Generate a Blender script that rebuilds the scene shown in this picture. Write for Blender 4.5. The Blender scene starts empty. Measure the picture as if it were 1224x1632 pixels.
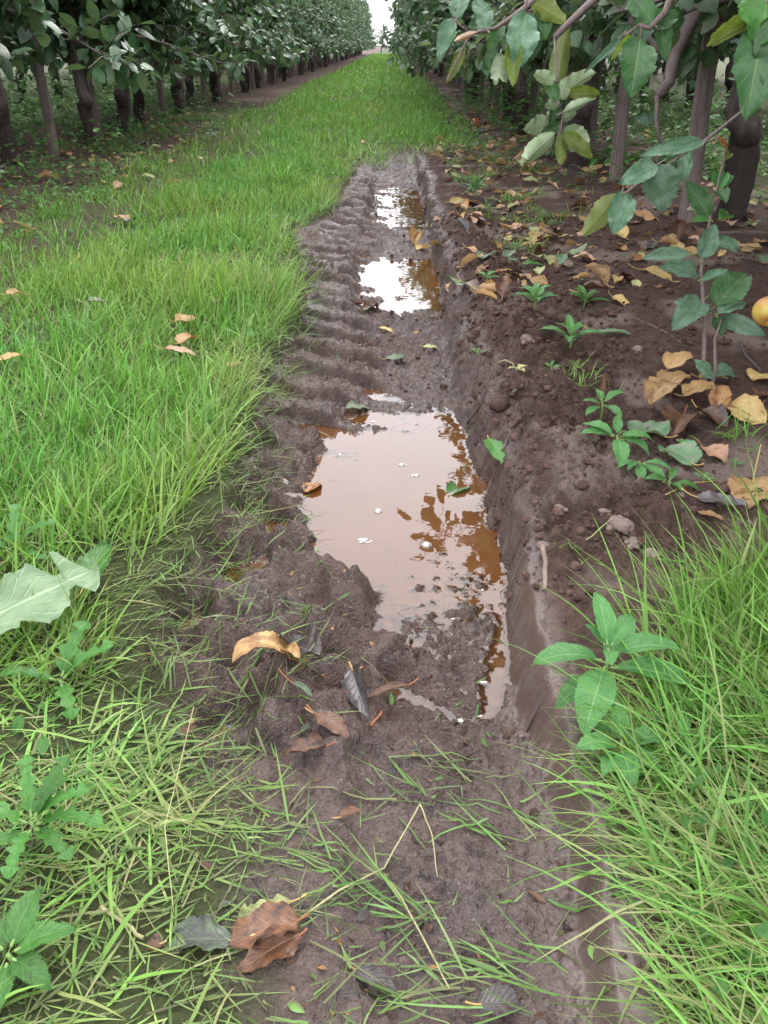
import bpy, math, random
import numpy as np
from mathutils import Vector, Matrix, Quaternion

SC = bpy.context.scene
COL = SC.collection
R = math.radians

# ------------------------------------------------------------------ camera
H = 0.68                                   # held low, about knee height
PITCH, YAW, VFOV = 28.3, 0.58, 61.0
cd = bpy.data.cameras.new('camera'); cam = bpy.data.objects.new('camera', cd); COL.objects.link(cam)
cd.sensor_fit = 'VERTICAL'; cd.angle = R(VFOV); cd.clip_start = 0.02; cd.clip_end = 1000
cam.location = (0, 0, H); cam.rotation_euler = (R(90 - PITCH), 0, R(YAW))
SC.camera = cam
SC.render.resolution_x, SC.render.resolution_y = 768, 1024
# ------------------------------------------------------------------ light
SUN_EL, SUN_AZ = 58, 24
SC.view_settings.view_transform = 'Standard'; SC.view_settings.look = 'None'
SC.view_settings.gamma = 1; SC.view_settings.use_curve_mapping = False
SC.view_settings.exposure = 1.10
W = bpy.data.worlds.new('World'); SC.world = W; W.use_nodes = True
wn = W.node_tree; bg = wn.nodes['Background']
sky = wn.nodes.new('ShaderNodeTexSky'); sky.sky_type = 'NISHITA'; sky.sun_disc = False
sky.sun_elevation = R(SUN_EL); sky.sun_rotation = R(SUN_AZ); sky.air_density = 1.6; sky.dust_density = 5.0; sky.ozone_density = 1.0
hs = wn.nodes.new('ShaderNodeHueSaturation'); hs.inputs['Saturation'].default_value = 0.22; hs.inputs['Value'].default_value = 1.0
wn.links.new(sky.outputs[0], hs.inputs['Color'])
mx = wn.nodes.new('ShaderNodeMix'); mx.data_type = 'RGBA'; mx.inputs[0].default_value = 0.7
mx.inputs[7].default_value = (17.5, 17.6, 18.6, 1)          # bright cloud deck in front of the blue
wn.links.new(hs.outputs[0], mx.inputs[6]); wn.links.new(mx.outputs[2], bg.inputs['Color'])
bg.inputs['Strength'].default_value = 0.13
sd = bpy.data.lights.new('sun', 'SUN'); sd.energy = 1.25; sd.angle = R(20); sd.color = (1.0, 0.965, 0.92)
sun = bpy.data.objects.new('sun', sd); COL.objects.link(sun)
sun.rotation_euler = (R(90 - SUN_EL), 0, R(180 - SUN_AZ))
SC.cycles.max_bounces = 6; SC.cycles.diffuse_bounces = 3; SC.cycles.glossy_bounces = 3
SC.cycles.transmission_bounces = 4; SC.cycles.transparent_max_bounces = 8
SC.cycles.caustics_reflective = False; SC.cycles.caustics_refractive = False

# ------------------------------------------------------------------ helpers: noise
def _h(ix, iy, s):
    h = (ix.astype(np.int64) * 374761393 + iy.astype(np.int64) * 668265263 + s * 974711) & 0xFFFFFFFF
    h = ((h ^ (h >> 13)) * 1274126177) & 0xFFFFFFFF
    h = ((h ^ (h >> 16)) * 2246822519) & 0xFFFFFFFF
    return ((h ^ (h >> 15)) & 0xFFFFFF) / float(0x1000000)

def noise(x, y, s=0):
    ix, iy = np.floor(x), np.floor(y); fx, fy = x - ix, y - iy
    u, v = fx * fx * fx * (fx * (fx * 6 - 15) + 10), fy * fy * fy * (fy * (fy * 6 - 15) + 10)
    def g(dx, dy):
        a = _h(ix + dx, iy + dy, s) * 6.2831853
        return np.cos(a) * (fx - dx) + np.sin(a) * (fy - dy)
    a, b, c, d = g(0, 0), g(1, 0), g(0, 1), g(1, 1)
    return 1.5 * ((a + (b - a) * u) * (1 - v) + (c + (d - c) * u) * v)

def fbm(x, y, o=4, s=0, gain=.5):
    t, a = 0, 1.0
    for i in range(o):
        t = t + a * noise(x, y, s + i * 7); x, y, a = x * 2.03 + 3.1, y * 2.03 - 1.7, a * gain
    return t

def clods(x, y, s=0, fill=.75):
    """rounded lumps, one per cell, height 0..1"""
    ix, iy = np.floor(x), np.floor(y); out = np.zeros_like(x)
    for dx in (-1, 0, 1):
        for dy in (-1, 0, 1):
            cx, cy = ix + dx, iy + dy
            px, py = cx + _h(cx, cy, s), cy + _h(cx, cy, s + 1)
            r = .25 + .45 * _h(cx, cy, s + 2) ** 1.5
            on = _h(cx, cy, s + 3) < fill
            d2 = (x - px) ** 2 + (y - py) ** 2
            out = np.maximum(out, np.where(on, np.sqrt(np.maximum(r * r - d2, 0)), 0))
    return out

def sst(a, b, x):
    t = np.clip((x - a) / (b - a), 0, 1); return t * t * (3 - 2 * t)

# ------------------------------------------------------------------ helpers: photograph measurements -> metres
F = 816 / math.tan(R(VFOV / 2))
MC = Matrix.Rotation(R(YAW), 3, 'Z') @ Matrix.Rotation(R(90 - PITCH), 3, 'X')
def ray(px, py):
    return MC @ Vector(((px - 612) / F, -(py - 816) / F, -1))
def at(px, py, depth):
    return Vector((0, 0, H)) + ray(px, py) * depth
def flat(px, py, z=0.):
    d = ray(px, py); t = (z - H) / d.z
    return (d.x * t, d.y * t)
def curve(pts, z):
    q = sorted((flat(a, b, z)[::-1] for a, b in pts)); return np.array([p[0] for p in q]), np.array([p[1] for p in q])
CLG = curve([(330,1632),(330,1450),(300,1250),(215,1100),(240,960),(335,845),(372,740),(410,600),(447,540),(478,450),(462,375),(526,330),(566,262),(598,225)], -.005)
CLF = curve([(560,1632),(560,1400),(560,1250),(630,1075),(622,1015),(585,962),(560,912),(505,880),(490,840),(490,780),(510,705),(552,655),(560,560),(566,450),(565,400),(590,330),(600,260),(606,232)], -.068)
CRF = curve([(930,1632),(905,1400),(850,1250),(815,1130),(802,960),(785,880),(745,780),(728,700),(708,640),(702,500),(694,440),(680,370),(664,300),(655,250),(648,232)], -.075)
CRT = curve([(1010,1632),(985,1450),(930,1250),(895,1100),(872,990),(858,920),(835,850),(805,750),(785,640),(757,560),(728,480),(712,410),(700,340),(688,290),(672,245),(656,232)], .012)
CGR = curve([(1065,1632),(1040,1400),(1005,1250),(1000,1170),(1035,1100),(1065,1030),(1115,970),(1240,915)], 0)   # edge of the verge grass
ZF = [(1632,-.026),(1300,-.034),(1160,-.052),(1075,-.062),(1030,-.066),(960,-.074),(850,-.088),(700,-.088),(668,-.077),(648,-.062),(560,-.053),(510,-.056),(492,-.078),(440,-.086),(420,-.074),(405,-.058),(372,-.059),(362,-.071),(330,-.079),(300,-.073),(288,-.055),(250,-.025),(226,0)]
q = sorted((flat(620, p, -.07)[1], z) for p, z in ZF)
ZFY, ZFZ = np.array([a for a, b in q]), np.array([b for a, b in q])
q = sorted((flat(500, p, -.04)[1], z) for p, z in [(1632,-.004),(1400,-.008),(1250,-.014),(1100,-.024),(950,-.034),(850,-.046),(600,-.046),(400,-.042),(300,-.035),(226,0)])
ZSY, ZSZ = np.array([a for a, b in q]), np.array([b for a, b in q])
WATER = -.07
PITS = [(*flat(a, b, -.02), r, d) for a, b, r, d in [(372,880,.035,.035),(300,955,.03,.03),(392,765,.035,.03),(400,700,.03,.025),(322,1030,.035,.03),(236,1105,.035,.025),(420,640,.03,.02),(455,1180,.03,.012),(350,1110,.03,.02)]]
MNDS = [(*flat(a, b, -.02), r, d) for a, b, r, d in [(488,378,.10,.055),(420,1000,.04,.022),(330,1090,.035,.02),(435,870,.03,.018),(440,780,.03,.02),(805,660,.05,.03),(560,960,.035,.012),(290,1085,.03,.02),(520,905,.05,.014)]]
CHAN = [flat(a, b, -.06) for a, b in [(610,1078),(680,1118),(740,1142),(775,1132),(797,1060),(803,990)]]

def seg_dist(x, y, P):
    best = np.full_like(x, 9.)
    for (ax, ay), (bx, by) in zip(P, P[1:]):
        dx, dy = bx - ax, by - ay
        t = np.clip(((x - ax) * dx + (y - ay) * dy) / (dx * dx + dy * dy), 0, 1)
        best = np.minimum(best, np.hypot(x - ax - t * dx, y - ay - t * dy))
    return best

def terrain(x, y, zones=False):
    x, y = np.asarray(x, float), np.asarray(y, float)
    shp = x.shape; x, y = np.atleast_1d(x).ravel(), np.atleast_1d(y).ravel()
    n1 = noise(x * 7, y * 7, 3); n2 = noise(x * 23, y * 23, 5); n3 = noise(x * 60, y * 60, 8)
    jig = .018 * n1 + .010 * n2 + .004 * n3
    xlg = np.interp(y, *CLG) + jig * 1.3; xlf = np.interp(y, *CLF) + jig
    jr = jig * (.25 + .75 * sst(1.0, 1.3, y)); xrf = np.interp(y, *CRF) + .6 * jr; blk = np.floor(noise(x * 11, y * 15, 19) * 2.5) / 2.5; xrt = np.interp(y, *CRT) + .022 * sst(1.1, 1.4, y) * sst(4, 2.5, y) + 1.8 * jr + .022 * blk * sst(1.1, 1.35, y)
    fade = 1 - sst(6.1, 7.3, y + .5 * noise(x * 6, y * 3, 15))
    xlg = np.where(y > 7.0, np.maximum(xlg, -.12), xlg)
    zf, zs = np.interp(y, ZFY, ZFZ), np.interp(y, ZSY, ZSZ)
    near = 1 - sst(7, 12, y)
    # lane and soil at the two sides
    lane = .022 * noise(x * 1.3, y * .9, 11) + .008 * n1 + .003 * n2
    lane = lane - .03 * np.exp(-((x + 1.2 + .05 * noise(y * .8, y * 0, 2)) / .17) ** 2) * sst(.8, 2, y) * (1 - sst(8, 13, y))
    lane = lane + .015 * sst(-1.5, -2.4, x)
    b = x - xrt
    smooth = sst(1.25, 1.0, y)                        # smeared by the tyre wall
    rough = sst(-.02, .03, b) * near
    wx, wy = x + .012 * n2, y + .012 * noise(x * 23, y * 23, 6); cl = .020 * clods(wx * 20, wy * 20, 31, .5) + .016 * clods(wx * 46, wy * 46, 37, .8) + .009 * clods(wx * 100, wy * 100, 41, .9) + .004 * noise(x * 170, y * 170, 43)
    heavy = sst(.5, .08, b + .08 * n1) * sst(.95, 1.25, y) * (.45 + .55 * sst(4.2, 2.4, y)) + .22
    bank = .012 + .052 * np.exp(-((b - .09) / .085) ** 2) * sst(1.15, 1.5, y) * (1 - sst(3.5, 6.5, y)) * (.75 + .5 * n1)
    bank = bank + .016 * noise(x * 2.6, y * 2.6, 51) + .008 * n2 * heavy + .02 * sst(.3, 1.1, x) + rough * cl * heavy + .0025 * n3
    bank = bank + .04 * np.exp(-((x - 1.2) / .3) ** 2) * (.6 + .4 * n1)
    bank = np.where(y > 6.6, bank * (1 - sst(6.6, 8, y)) + lane * sst(6.6, 8, y) * 1.0 + .02 * sst(.6, 1.1, x) * sst(6.6, 8, y), bank)
    # rut
    lug_m = sst(1.45, 1.75, y) * (1 - sst(5.2, 6.4, y)) * sst(.0, .05, x - xlg) * (1 - sst(.02, .16, x - xlf))
    ph = y / .155 + (x - xlg) * 3.2 + .22 * n1 + .07 * n2
    fr = ph - np.floor(ph)
    lug = sst(.0, .07, fr) * (1 - sst(.40, .66, fr))
    lump_m = sst(.62, .8, y) * (1 - sst(1.5, 1.9, y)) * (1 - sst(-.04, .05, x - xlf))
    mud = .0085 * fbm(x * 15, y * 15, 2, 61) + .0050 * n3 + .0030 * noise(x * 140, y * 140, 9) + sst(-.25, .35, noise(x * 6, y * 6, 66)) * (.015 * clods(x * 48 + n2, y * 58 + n1, 71, .55) + .011 * clods(x * 115 + n3, y * 125, 73, .7)) + .004 * clods(x * 120, y * 130, 75, .3) - .006 * sst(.10, .0, np.abs(noise(x * 24 + n3 * .4, y * 30, 79))) * sst(.0, .3, noise(x * 4, y * 4, 67))
    mud = mud * (1 - .35 * sst(.85, .6, y)) - .004
    drop = sst(-.008, .026 + .06 * sst(1.1, .7, y), x - xlg)
    t = sst(-.024, .02, x - xlf)
    level = zs + (zf - zs) * t + mud * near + .045 * (lug - .5) * lug_m * (.75 + .5 * noise(x * 9, y * 5, 83)) + lump_m * .048 * (fbm(x * 13, y * 13, 2, 81) - .1)
    ch = seg_dist(x, y, CHAN) + .006 * n2 + .003 * n3 + .004
    level = np.where(ch < .05, level * sst(.004, .03, ch) + (1 - sst(.004, .03, ch)) * np.minimum(level, -.0775 + .005 * n2 + .003 * n3), level)
    sr = sst(0, 1, (x - xrf + .004) / np.maximum(xrt - xrf, .012))
    sr = np.clip(sr + (.10 * n2 + .07 * n3) * 4 * sr * (1 - sr) * (1 - .85 * smooth), 0, 1)
    rut = lane + (level - lane) * drop; bank = bank + 0
    z_in = rut + (bank - rut) * sr + (1 - smooth) * near * (1.0 * cl - .006 + .012 * n2 + .008 * n3 + .085 * clods(x * 10 + .5 * n1, y * 8, 95, .55) - .018) * 4 * sr * (1 - sr)
    z = z_in * fade + np.where(x > .0, bank, lane) * (1 - fade)
    z = np.where(y > 7.6, np.where(x > .45, bank, lane), z)
    for px, py, r, d in PITS:
        z = z - d * np.exp(-((x - px) ** 2 + ((y - py) * .8) ** 2) / (r * r))
    for px, py, r, d in MNDS:
        z = z + d * np.exp(-((x - px) ** 2 + (y - py) ** 2) / (r * r)) * (1 + .3 * n2)
    if not zones:
        return z.reshape(shp)
    inr = drop * (1 - sst(.0, .035, b)) * fade
    gr = 1 - drop * fade
    gr = np.where(x > .0, np.where(y > 6.2, sst(6.4, 7.6, y + .5 * n1) * (1 - sst(.5, .75, x + .1 * n1)), 0), gr)
    gr = gr * (1 - sst(-1.45, -1.7, x + .12 * n1))
    tr = np.exp(-((x + 1.3) / .25) ** 2) * sst(.8, 2, y) * (1 - sst(8, 13, y)); gr = gr * (1 - .6 * tr)
    gr = np.maximum(gr, sst(1.75, 2.1, x)); gr = np.maximum(gr, sst(-3.0, -3.3, x))
    gr = np.maximum(gr, sst(.0, .05, x - np.interp(y, *CGR)) * (y < CGR[0][-1]))
    pale = sst(.1, .5, fbm(x * 3.2, y * 3.2, 3, 91)) * sst(.03, .1, b)
    return z.reshape(shp), inr, np.clip(gr, 0, 1), pale, smooth * np.exp(-((x - .5 * (xrf + xrt)) / .05) ** 2)

def T1(x, y): return float(terrain(np.array([x]), np.array([y]))[0])
_TS = np.geomspace(.35, 40, 2500)
def hit(px, py):
    """where the line of sight through a measured point meets the ground"""
    d = ray(px, py); X, Y, Z = d.x * _TS, d.y * _TS, H + d.z * _TS
    k = np.argmax(Z < terrain(X, Y)); return Vector((X[k], Y[k], Z[k]))

# ------------------------------------------------------------------ helpers: objects
def tag(o, label=None, cat=None, group=None, kind=None):
    if label: o['label'] = label
    if cat: o['category'] = cat
    if group: o['group'] = group
    if kind: o['kind'] = kind
    return o
def empty(name, loc, rz=0):
    o = bpy.data.objects.new(name, None); COL.objects.link(o); o.location = loc; o.rotation_euler = (0, 0, rz); o.empty_display_size = .05
    return o
def copy_tree(o, parent=None):
    c = o.copy(); COL.objects.link(c); c.parent = parent
    for ch in list(o.children): copy_tree(ch, c)
    return c

def np_mesh(name, V, faces, mats, attrs=None, midx=None, smooth=True):
    me = bpy.data.meshes.new(name); V = np.asarray(V, np.float32)
    me.vertices.add(len(V)); me.vertices.foreach_set('co', V.ravel())
    loops = np.concatenate([f.ravel() for f in faces]).astype(np.int32)
    tot = np.concatenate([np.full(len(f), f.shape[1], np.int32) for f in faces])
    me.loops.add(len(loops)); me.loops.foreach_set('vertex_index', loops)
    me.polygons.add(len(tot)); me.polygons.foreach_set('loop_start', np.concatenate([[0], np.cumsum(tot)[:-1]]).astype(np.int32))
    me.polygons.foreach_set('loop_total', tot)
    me.polygons.foreach_set('use_smooth', np.full(len(tot), smooth))
    if midx is not None: me.polygons.foreach_set('material_index', np.asarray(midx, np.int32))
    for k, (ty, a) in (attrs or {}).items():
        at_ = me.attributes.new(k, ty, 'POINT'); at_.data.foreach_set({'FLOAT': 'value', 'FLOAT_VECTOR': 'vector', 'FLOAT_COLOR': 'color'}[ty], np.asarray(a, np.float32).ravel())
    for m in mats: me.materials.append(m)
    me.update(); me.validate(); return me
def link(name, me, parent=None):
    o = bpy.data.objects.new(name, me); COL.objects.link(o); o.parent = parent; return o

class MB:
    """collects shapes into one mesh; luv = (along, across, random) of every vertex"""
    def __init__(s): s.V, s.Q, s.L, s.M, s.n = [], [], [], [], 0
    def add(s, V, Q, L, m=0):
        V = np.asarray(V, float).reshape(-1, 3); Q = np.asarray(Q, int).reshape(-1, 4)
        s.V.append(V); s.Q.append(Q + s.n); s.L.append(np.asarray(L, float).reshape(-1, 3)); s.M.append(np.full(len(Q), m)); s.n += len(V)
    def tube(s, P, r, n=8, m=0, rnd=0., rough=0., seed=0, cap=True):
        P = np.array([tuple(p) for p in P], float); k = len(P); r = np.broadcast_to(np.asarray(r, float), (k,)).copy()
        T = np.gradient(P, axis=0); T /= np.linalg.norm(T, axis=1)[:, None] + 1e-9
        up = np.array([0, 0, 1.]) if abs(T[0][2]) < .9 else np.array([1., 0, 0])
        V = []; a = np.arange(n) / n * 2 * math.pi; rng = np.random.default_rng(seed)
        ph = rng.uniform(0, 6.28, 4)
        for i in range(k):
            u = up - T[i] * up.dot(T[i]); u /= np.linalg.norm(u) + 1e-9; up = u; w = np.cross(T[i], u)
            rr = r[i] * (1 + rough * (np.sin(2 * a + ph[0] + i * .5) * .5 + np.sin(3 * a + ph[1] - i * .8) * .4 + rng.uniform(-.5, .5, n)))
            V.append(P[i] + rr[:, None] * (np.cos(a)[:, None] * u + np.sin(a)[:, None] * w))
        V = np.concatenate(V); i0 = np.arange(n); i1 = (i0 + 1) % n
        Q = np.concatenate([np.stack([j * n + i0, j * n + i1, j * n + n + i1, j * n + n + i0], 1) for j in range(k - 1)])
        L = np.stack([np.repeat(np.linspace(0, 1, k), n), np.tile(np.linspace(-1, 1, n), k), np.full(k * n, rnd)], 1)
        if cap:
            V = np.concatenate([V, P[:1], P[-1:]]); b, t = k * n, k * n + 1
            L = np.concatenate([L, L[:1], L[-1:]])
            e = np.arange(0, n, 2); e1, e2 = (e + 1) % n, (e + 2) % n; o = (k - 1) * n
            Q = np.concatenate([Q, np.stack([np.full(len(e), b), e2, e1, e], 1), np.stack([np.full(len(e), t), o + e, o + e1, o + e2], 1)])
        s.add(V, Q, L, m)
    def leaf(s, M=Matrix(), L=.09, W=.05, nu=16, nv=6, curl=.3, roll=.2, fold=.15, wave=.04, serr=.0, teeth=13, shape=(.78, .75), lobes=0., pet=.0, petr=.0011, m=0, mp=None, rnd=None, seed=0, twist=0., petbend=.4, u0=0., cup=0.):
        rng = np.random.default_rng(seed); rnd = rng.random() if rnd is None else rnd
        u = np.linspace(0, 1, nu + 1); v = np.linspace(-1, 1, nv + 1)
        w = np.sin(np.pi * np.clip(u, 0, 1) ** shape[0]) ** shape[1]; w[0] = .02; w[-1] = .015
        if lobes: 
            sw = (u * lobes) % 1; w = w * (.42 + .58 * np.where(sw < .7, (sw / .7) ** .8, (1 - sw) / .3)); w = np.where(u > .80, np.sin(np.pi * np.clip((u - .62) / .38 * .9 + .1, 0, 1)) ** .8 * .95, w)
        if serr: w = w * (1 + serr * (2 * ((u * teeth) % 1) - 1) * (u > .04) * (u < .97)) * (1 + .05 * rng.uniform(-1, 1, nu + 1))
        th = curl * (u - .3 * (1 - u)) * 1.0; du = L / nu
        x = np.concatenate([[0], np.cumsum(np.cos(th[:-1]) * du)]); z = np.concatenate([[0], -np.cumsum(np.sin(th[:-1]) * du)])
        tx, tz = np.cos(th), -np.sin(th); nx, nz = -tz, tx
        hw = w * W / 2; ang = roll * np.abs(v)[None, :] * np.ones((nu + 1, 1))
        k = np.where(np.abs(ang) > 1e-4, np.sin(ang) / np.where(np.abs(ang) > 1e-4, ang, 1), 1)
        kz = np.where(np.abs(ang) > 1e-4, (1 - np.cos(ang)) / np.where(np.abs(ang) > 1e-4, ang, 1), 0)
        yy = hw[:, None] * v[None, :] * k * math.cos(fold); hh = hw[:, None] * np.abs(v)[None, :] * (kz + math.sin(fold))
        p = rng.uniform(0, 6.28, 6)
        wv = wave * W * (np.sin(u[:, None] * 9 + p[0] + np.sign(v)[None] * p[1]) + .6 * np.sin(u[:, None] * 17 + p[2] + v[None] * 2) + .35 * np.sin(u[:, None] * 31 + p[4] + v[None] * 3)) * np.abs(v)[None] ** 1.5
        hh = hh + wv + cup * W * (np.sin(u * 5 + p[3]) * .5)[:, None] * v[None] ** 2
        tw = twist * u[:, None]; yy, hh = yy * np.cos(tw) - hh * np.sin(tw), yy * np.sin(tw) + hh * np.cos(tw)
        V = np.stack([x[:, None] + nx[:, None] * hh, yy, z[:, None] + nz[:, None] * hh], -1).reshape(-1, 3)
        Lu = np.stack(np.broadcast_arrays(u0 + u[:, None] * (1 - u0), v[None], rnd), -1).reshape(-1, 3)
        i, j = np.meshgrid(np.arange(nu), np.arange(nv), indexing='ij'); b = (i * (nv + 1) + j).ravel()
        Q = np.stack([b, b + nv + 1, b + nv + 2, b + 1], 1)
        A = np.array(M.to_3x3()); t = np.array(M.translation)
        s.add(V @ A.T + t, Q, Lu, m)
        if pet:
            q = np.linspace(0, 1, 6); P = np.stack([-pet * q + .004, q * 0, petbend * pet * q ** 2], 1)
            k0 = s.n; s.tube(P @ A.T + t, np.linspace(petr, petr * 1.3, 6), 6, m if mp is None else mp, rnd)
    def blob(s, c, r, seed=0, n=10, rough=.25, flat=.8, m=0):
        rng = np.random.default_rng(seed); th = np.linspace(0, np.pi, n // 2 + 2); ph = np.arange(n) / n * 2 * np.pi
        D = np.stack([np.sin(th)[:, None] * np.cos(ph), np.sin(th)[:, None] * np.sin(ph), np.cos(th)[:, None] * np.ones(n)], -1).reshape(-1, 3)
        q = rng.uniform(-1, 1, (9, 3)); q /= np.linalg.norm(q, axis=1)[:, None]
        rr = 1 + rough * sum(np.clip(D @ a, .2, 1) - .5 for a in q) / 2.2 + rough * .3 * rng.uniform(-1, 1, len(D)) * (np.abs(D[:, 2]) < .999)
        V = D * rr[:, None] * r * np.array([1, rng.uniform(.75, 1.1), flat]) + np.asarray(c); k = len(th); i0 = np.arange(n); i1 = (i0 + 1) % n
        Q = np.concatenate([np.stack([j * n + i0, j * n + n + i0, j * n + n + i1, j * n + i1], 1) for j in range(k - 1)])
        s.add(V, Q, np.tile([.5, .5, rng.random()], (len(V), 1)), m)
    def mesh(s, name, mats, smooth=True):
        return np_mesh(name, np.concatenate(s.V), [np.concatenate(s.Q)], mats, {'luv': ('FLOAT_VECTOR', np.concatenate(s.L))}, np.concatenate(s.M), smooth)
    def build(s, name, mats, parent=None, smooth=True):
        return link(name, s.mesh(name, mats, smooth), parent)

# ------------------------------------------------------------------ helpers: materials
class Mat:
    def __init__(s, name):
        s.m = bpy.data.materials.new(name); s.m.use_nodes = True; s.t = s.m.node_tree; s.t.nodes.clear()
    def n(s, ty, ins=None, out=0, **props):
        d = s.t.nodes.new('ShaderNode' + ty)
        for k, v in props.items(): setattr(d, k, v)
        for k, v in (ins or {}).items():
            if hasattr(v, 'is_linked') or isinstance(v, bpy.types.NodeSocket): s.t.links.new(v, d.inputs[k])
            else: d.inputs[k].default_value = v
        return d.outputs[out]
    def math(s, op, a, b=0., c=0.): return s.n('Math', {0: a, 1: b, 2: c}, operation=op)
    def mix(s, f, a, b, blend='MIX'):
        d = lambda c: c if isinstance(c, bpy.types.NodeSocket) else (*c, 1)
        return s.n('Mix', {0: f, 6: d(a), 7: d(b)}, 2, data_type='RGBA', blend_type=blend)
    def mr(s, v, a, b, c=0., d=1.): return s.n('MapRange', {0: v, 1: a, 2: b, 3: c, 4: d})
    def noise(s, vec, scale, detail=3., rough=.55): return s.n('TexNoise', {'Vector': vec, 'Scale': scale, 'Detail': detail, 'Roughness': rough})
    def attr(s, name, out=1): return s.n('Attribute', out=out, attribute_name=name)
    def xyz(s, v):
        d = s.t.nodes.new('ShaderNodeSeparateXYZ'); s.t.links.new(v, d.inputs[0]); return d.outputs
    def comb(s, a, b, c): return s.n('CombineXYZ', {0: a, 1: b, 2: c})
    def out(s, sh): s.t.links.new(sh, s.n_out().inputs['Surface']); return s.m
    def n_out(s): return s.t.nodes.new('ShaderNodeOutputMaterial')

def leaf_mat(name, c1, c2, blotch, under, vein, rough=.45, spec=.5, thr=(.55, .7), veinamt=.4, trans=.25, scale=3., value=(.75, 1.25), bump=.0006, dust=None, edge=None, nside=8.):
    k = Mat(name); u, v, r = k.xyz(k.attr('luv')); ob = k.n('ObjectInfo', out=5)
    av = k.math('ABSOLUTE', v)
    w = k.math('ADD', k.math('MULTIPLY', r, 31.), k.math('MULTIPLY', ob, 17.))
    vec = k.comb(k.math('MULTIPLY', u, 2.), v, w)
    n1, n2, n3 = k.noise(vec, scale), k.noise(vec, scale * .7, 4.), k.noise(vec, scale * 9, 2.)
    side = k.math('FRACT', k.math('SUBTRACT', k.math('MULTIPLY', u, nside), k.math('MULTIPLY', k.math('POWER', av, .8), 2.3)))
    sv = k.mr(k.math('ABSOLUTE', k.math('SUBTRACT', side, .5)), .10, .0, 0., .75)
    mid = k.mr(av, .09, .02)
    vn = k.math('MAXIMUM', sv, mid)
    col = k.mix(k.mr(n1, .35, .65), c1, c2)
    bt = k.mr(k.math('ADD', n2, k.math('MULTIPLY', k.math('SUBTRACT', r, .5), .16)), thr[0], thr[1])
    if edge: bt = k.math('MAXIMUM', bt, k.math('MULTIPLY', k.mr(av, .6, 1.), edge))
    col = k.mix(bt, col, blotch)
    col = k.mix(k.math('MULTIPLY', vn, veinamt), col, vein)
    rr = k.math('FRACT', k.math('ADD', k.math('MULTIPLY', r, 7.3), ob))
    val = k.math('MULTIPLY', k.mr(rr, 0., 1., *value), k.mr(n3, .2, .8, .85, 1.15))
    if dust:
        dn = k.mr(k.math('ADD', k.math('MULTIPLY', n2, .6), k.math('MULTIPLY', n3, .55)), .48, .74, .0, .75); col = k.mix(dn, col, dust)
    bf = k.n('NewGeometry', out=6)
    col = k.mix(bf, col, k.mix(k.math('MULTIPLY', vn, .35), under, vein))
    col = k.n('HueSaturation', {'Color': col, 'Value': val})
    bmp = k.n('Bump', {'Height': k.math('ADD', k.math('MULTIPLY', vn, -1.), k.math('MULTIPLY', n3, .5)), 'Strength': .8, 'Distance': bump})
    p = k.n('BsdfPrincipled', {'Base Color': col, 'Roughness': k.mr(n3, .3, .7, rough - .08, rough + .14), 'Specular IOR Level': spec, 'Normal': bmp})
    t = k.n('BsdfTranslucent', {'Color': k.n('HueSaturation', {'Color': col, 'Saturation': 1.15, 'Value': 1.3})})
    return k.out(k.n('MixShader', {0: trans, 1: p, 2: t}))

LM = {}
LM['crown'] = leaf_mat('apple_leaf', (.028, .075, .032), (.05, .115, .04), (.10, .14, .04), (.085, .135, .06), (.12, .18, .08), .34, .55, (.66, .8), .3, .22, value=(.6, 1.35))
LM['crown_far'] = leaf_mat('apple_leaf_pale', (.04, .09, .045), (.065, .135, .055), (.14, .17, .05), (.14, .19, .11), (.12, .18, .08), .4, .5, (.64, .78), .3, .25, value=(.7, 1.4))  # paler, greyer leaf green for the far and neighbouring crowns
LM['hang'] = leaf_mat('hanging_leaf', (.03, .085, .03), (.05, .125, .04), (.10, .11, .03), (.15, .20, .10), (.16, .22, .09), .42, .45, (.62, .78), .45, .28, bump=.0008)
LM['pale'] = leaf_mat('pale_underside_leaf', (.05, .10, .04), (.07, .13, .05), (.14, .16, .05), (.19, .25, .14), (.28, .32, .19), .5, .35, (.7, .85), .4, .2, bump=.0008)
LM['olive'] = leaf_mat('olive_leaf', (.09, .13, .03), (.14, .19, .045), (.12, .10, .03), (.16, .20, .06), (.28, .32, .10), .5, .35, (.6, .75), .5, .35)
LM['dusty'] = leaf_mat('mildewed_leaf', (.035, .10, .045), (.06, .135, .06), (.03, .06, .05), (.22, .22, .16), (.14, .2, .12), .55, .35, (.62, .8), .35, .15, dust=(.20, .285, .215), bump=.0008)
LM['tan'] = leaf_mat('tan_dead_leaf', (.30, .18, .075), (.38, .25, .11), (.17, .085, .035), (.40, .26, .13), (.50, .36, .16), .5, .35, (.52, .66), .35, .15, edge=.25)
LM['yellow'] = leaf_mat('yellow_dead_leaf', (.42, .29, .10), (.46, .36, .16), (.24, .12, .04), (.50, .36, .16), (.55, .45, .2), .5, .35, (.56, .68), .35, .2, edge=.3)
LM['orange'] = leaf_mat('orange_dead_leaf', (.24, .125, .05), (.33, .19, .08), (.12, .048, .022), (.38, .20, .08), (.45, .25, .1), .45, .4, (.52, .66), .3, .12)
LM['brown'] = leaf_mat('brown_dead_leaf', (.075, .032, .018), (.13, .06, .028), (.03, .017, .014), (.11, .06, .036), (.24, .12, .05), .38, .5, (.5, .64), .3, .06)
LM['dark'] = leaf_mat('rotted_dark_leaf', (.022, .017, .017), (.05, .035, .03), (.018, .018, .024), (.06, .045, .04), (.10, .06, .035), .3, .6, (.5, .62), .25, .0)
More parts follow.
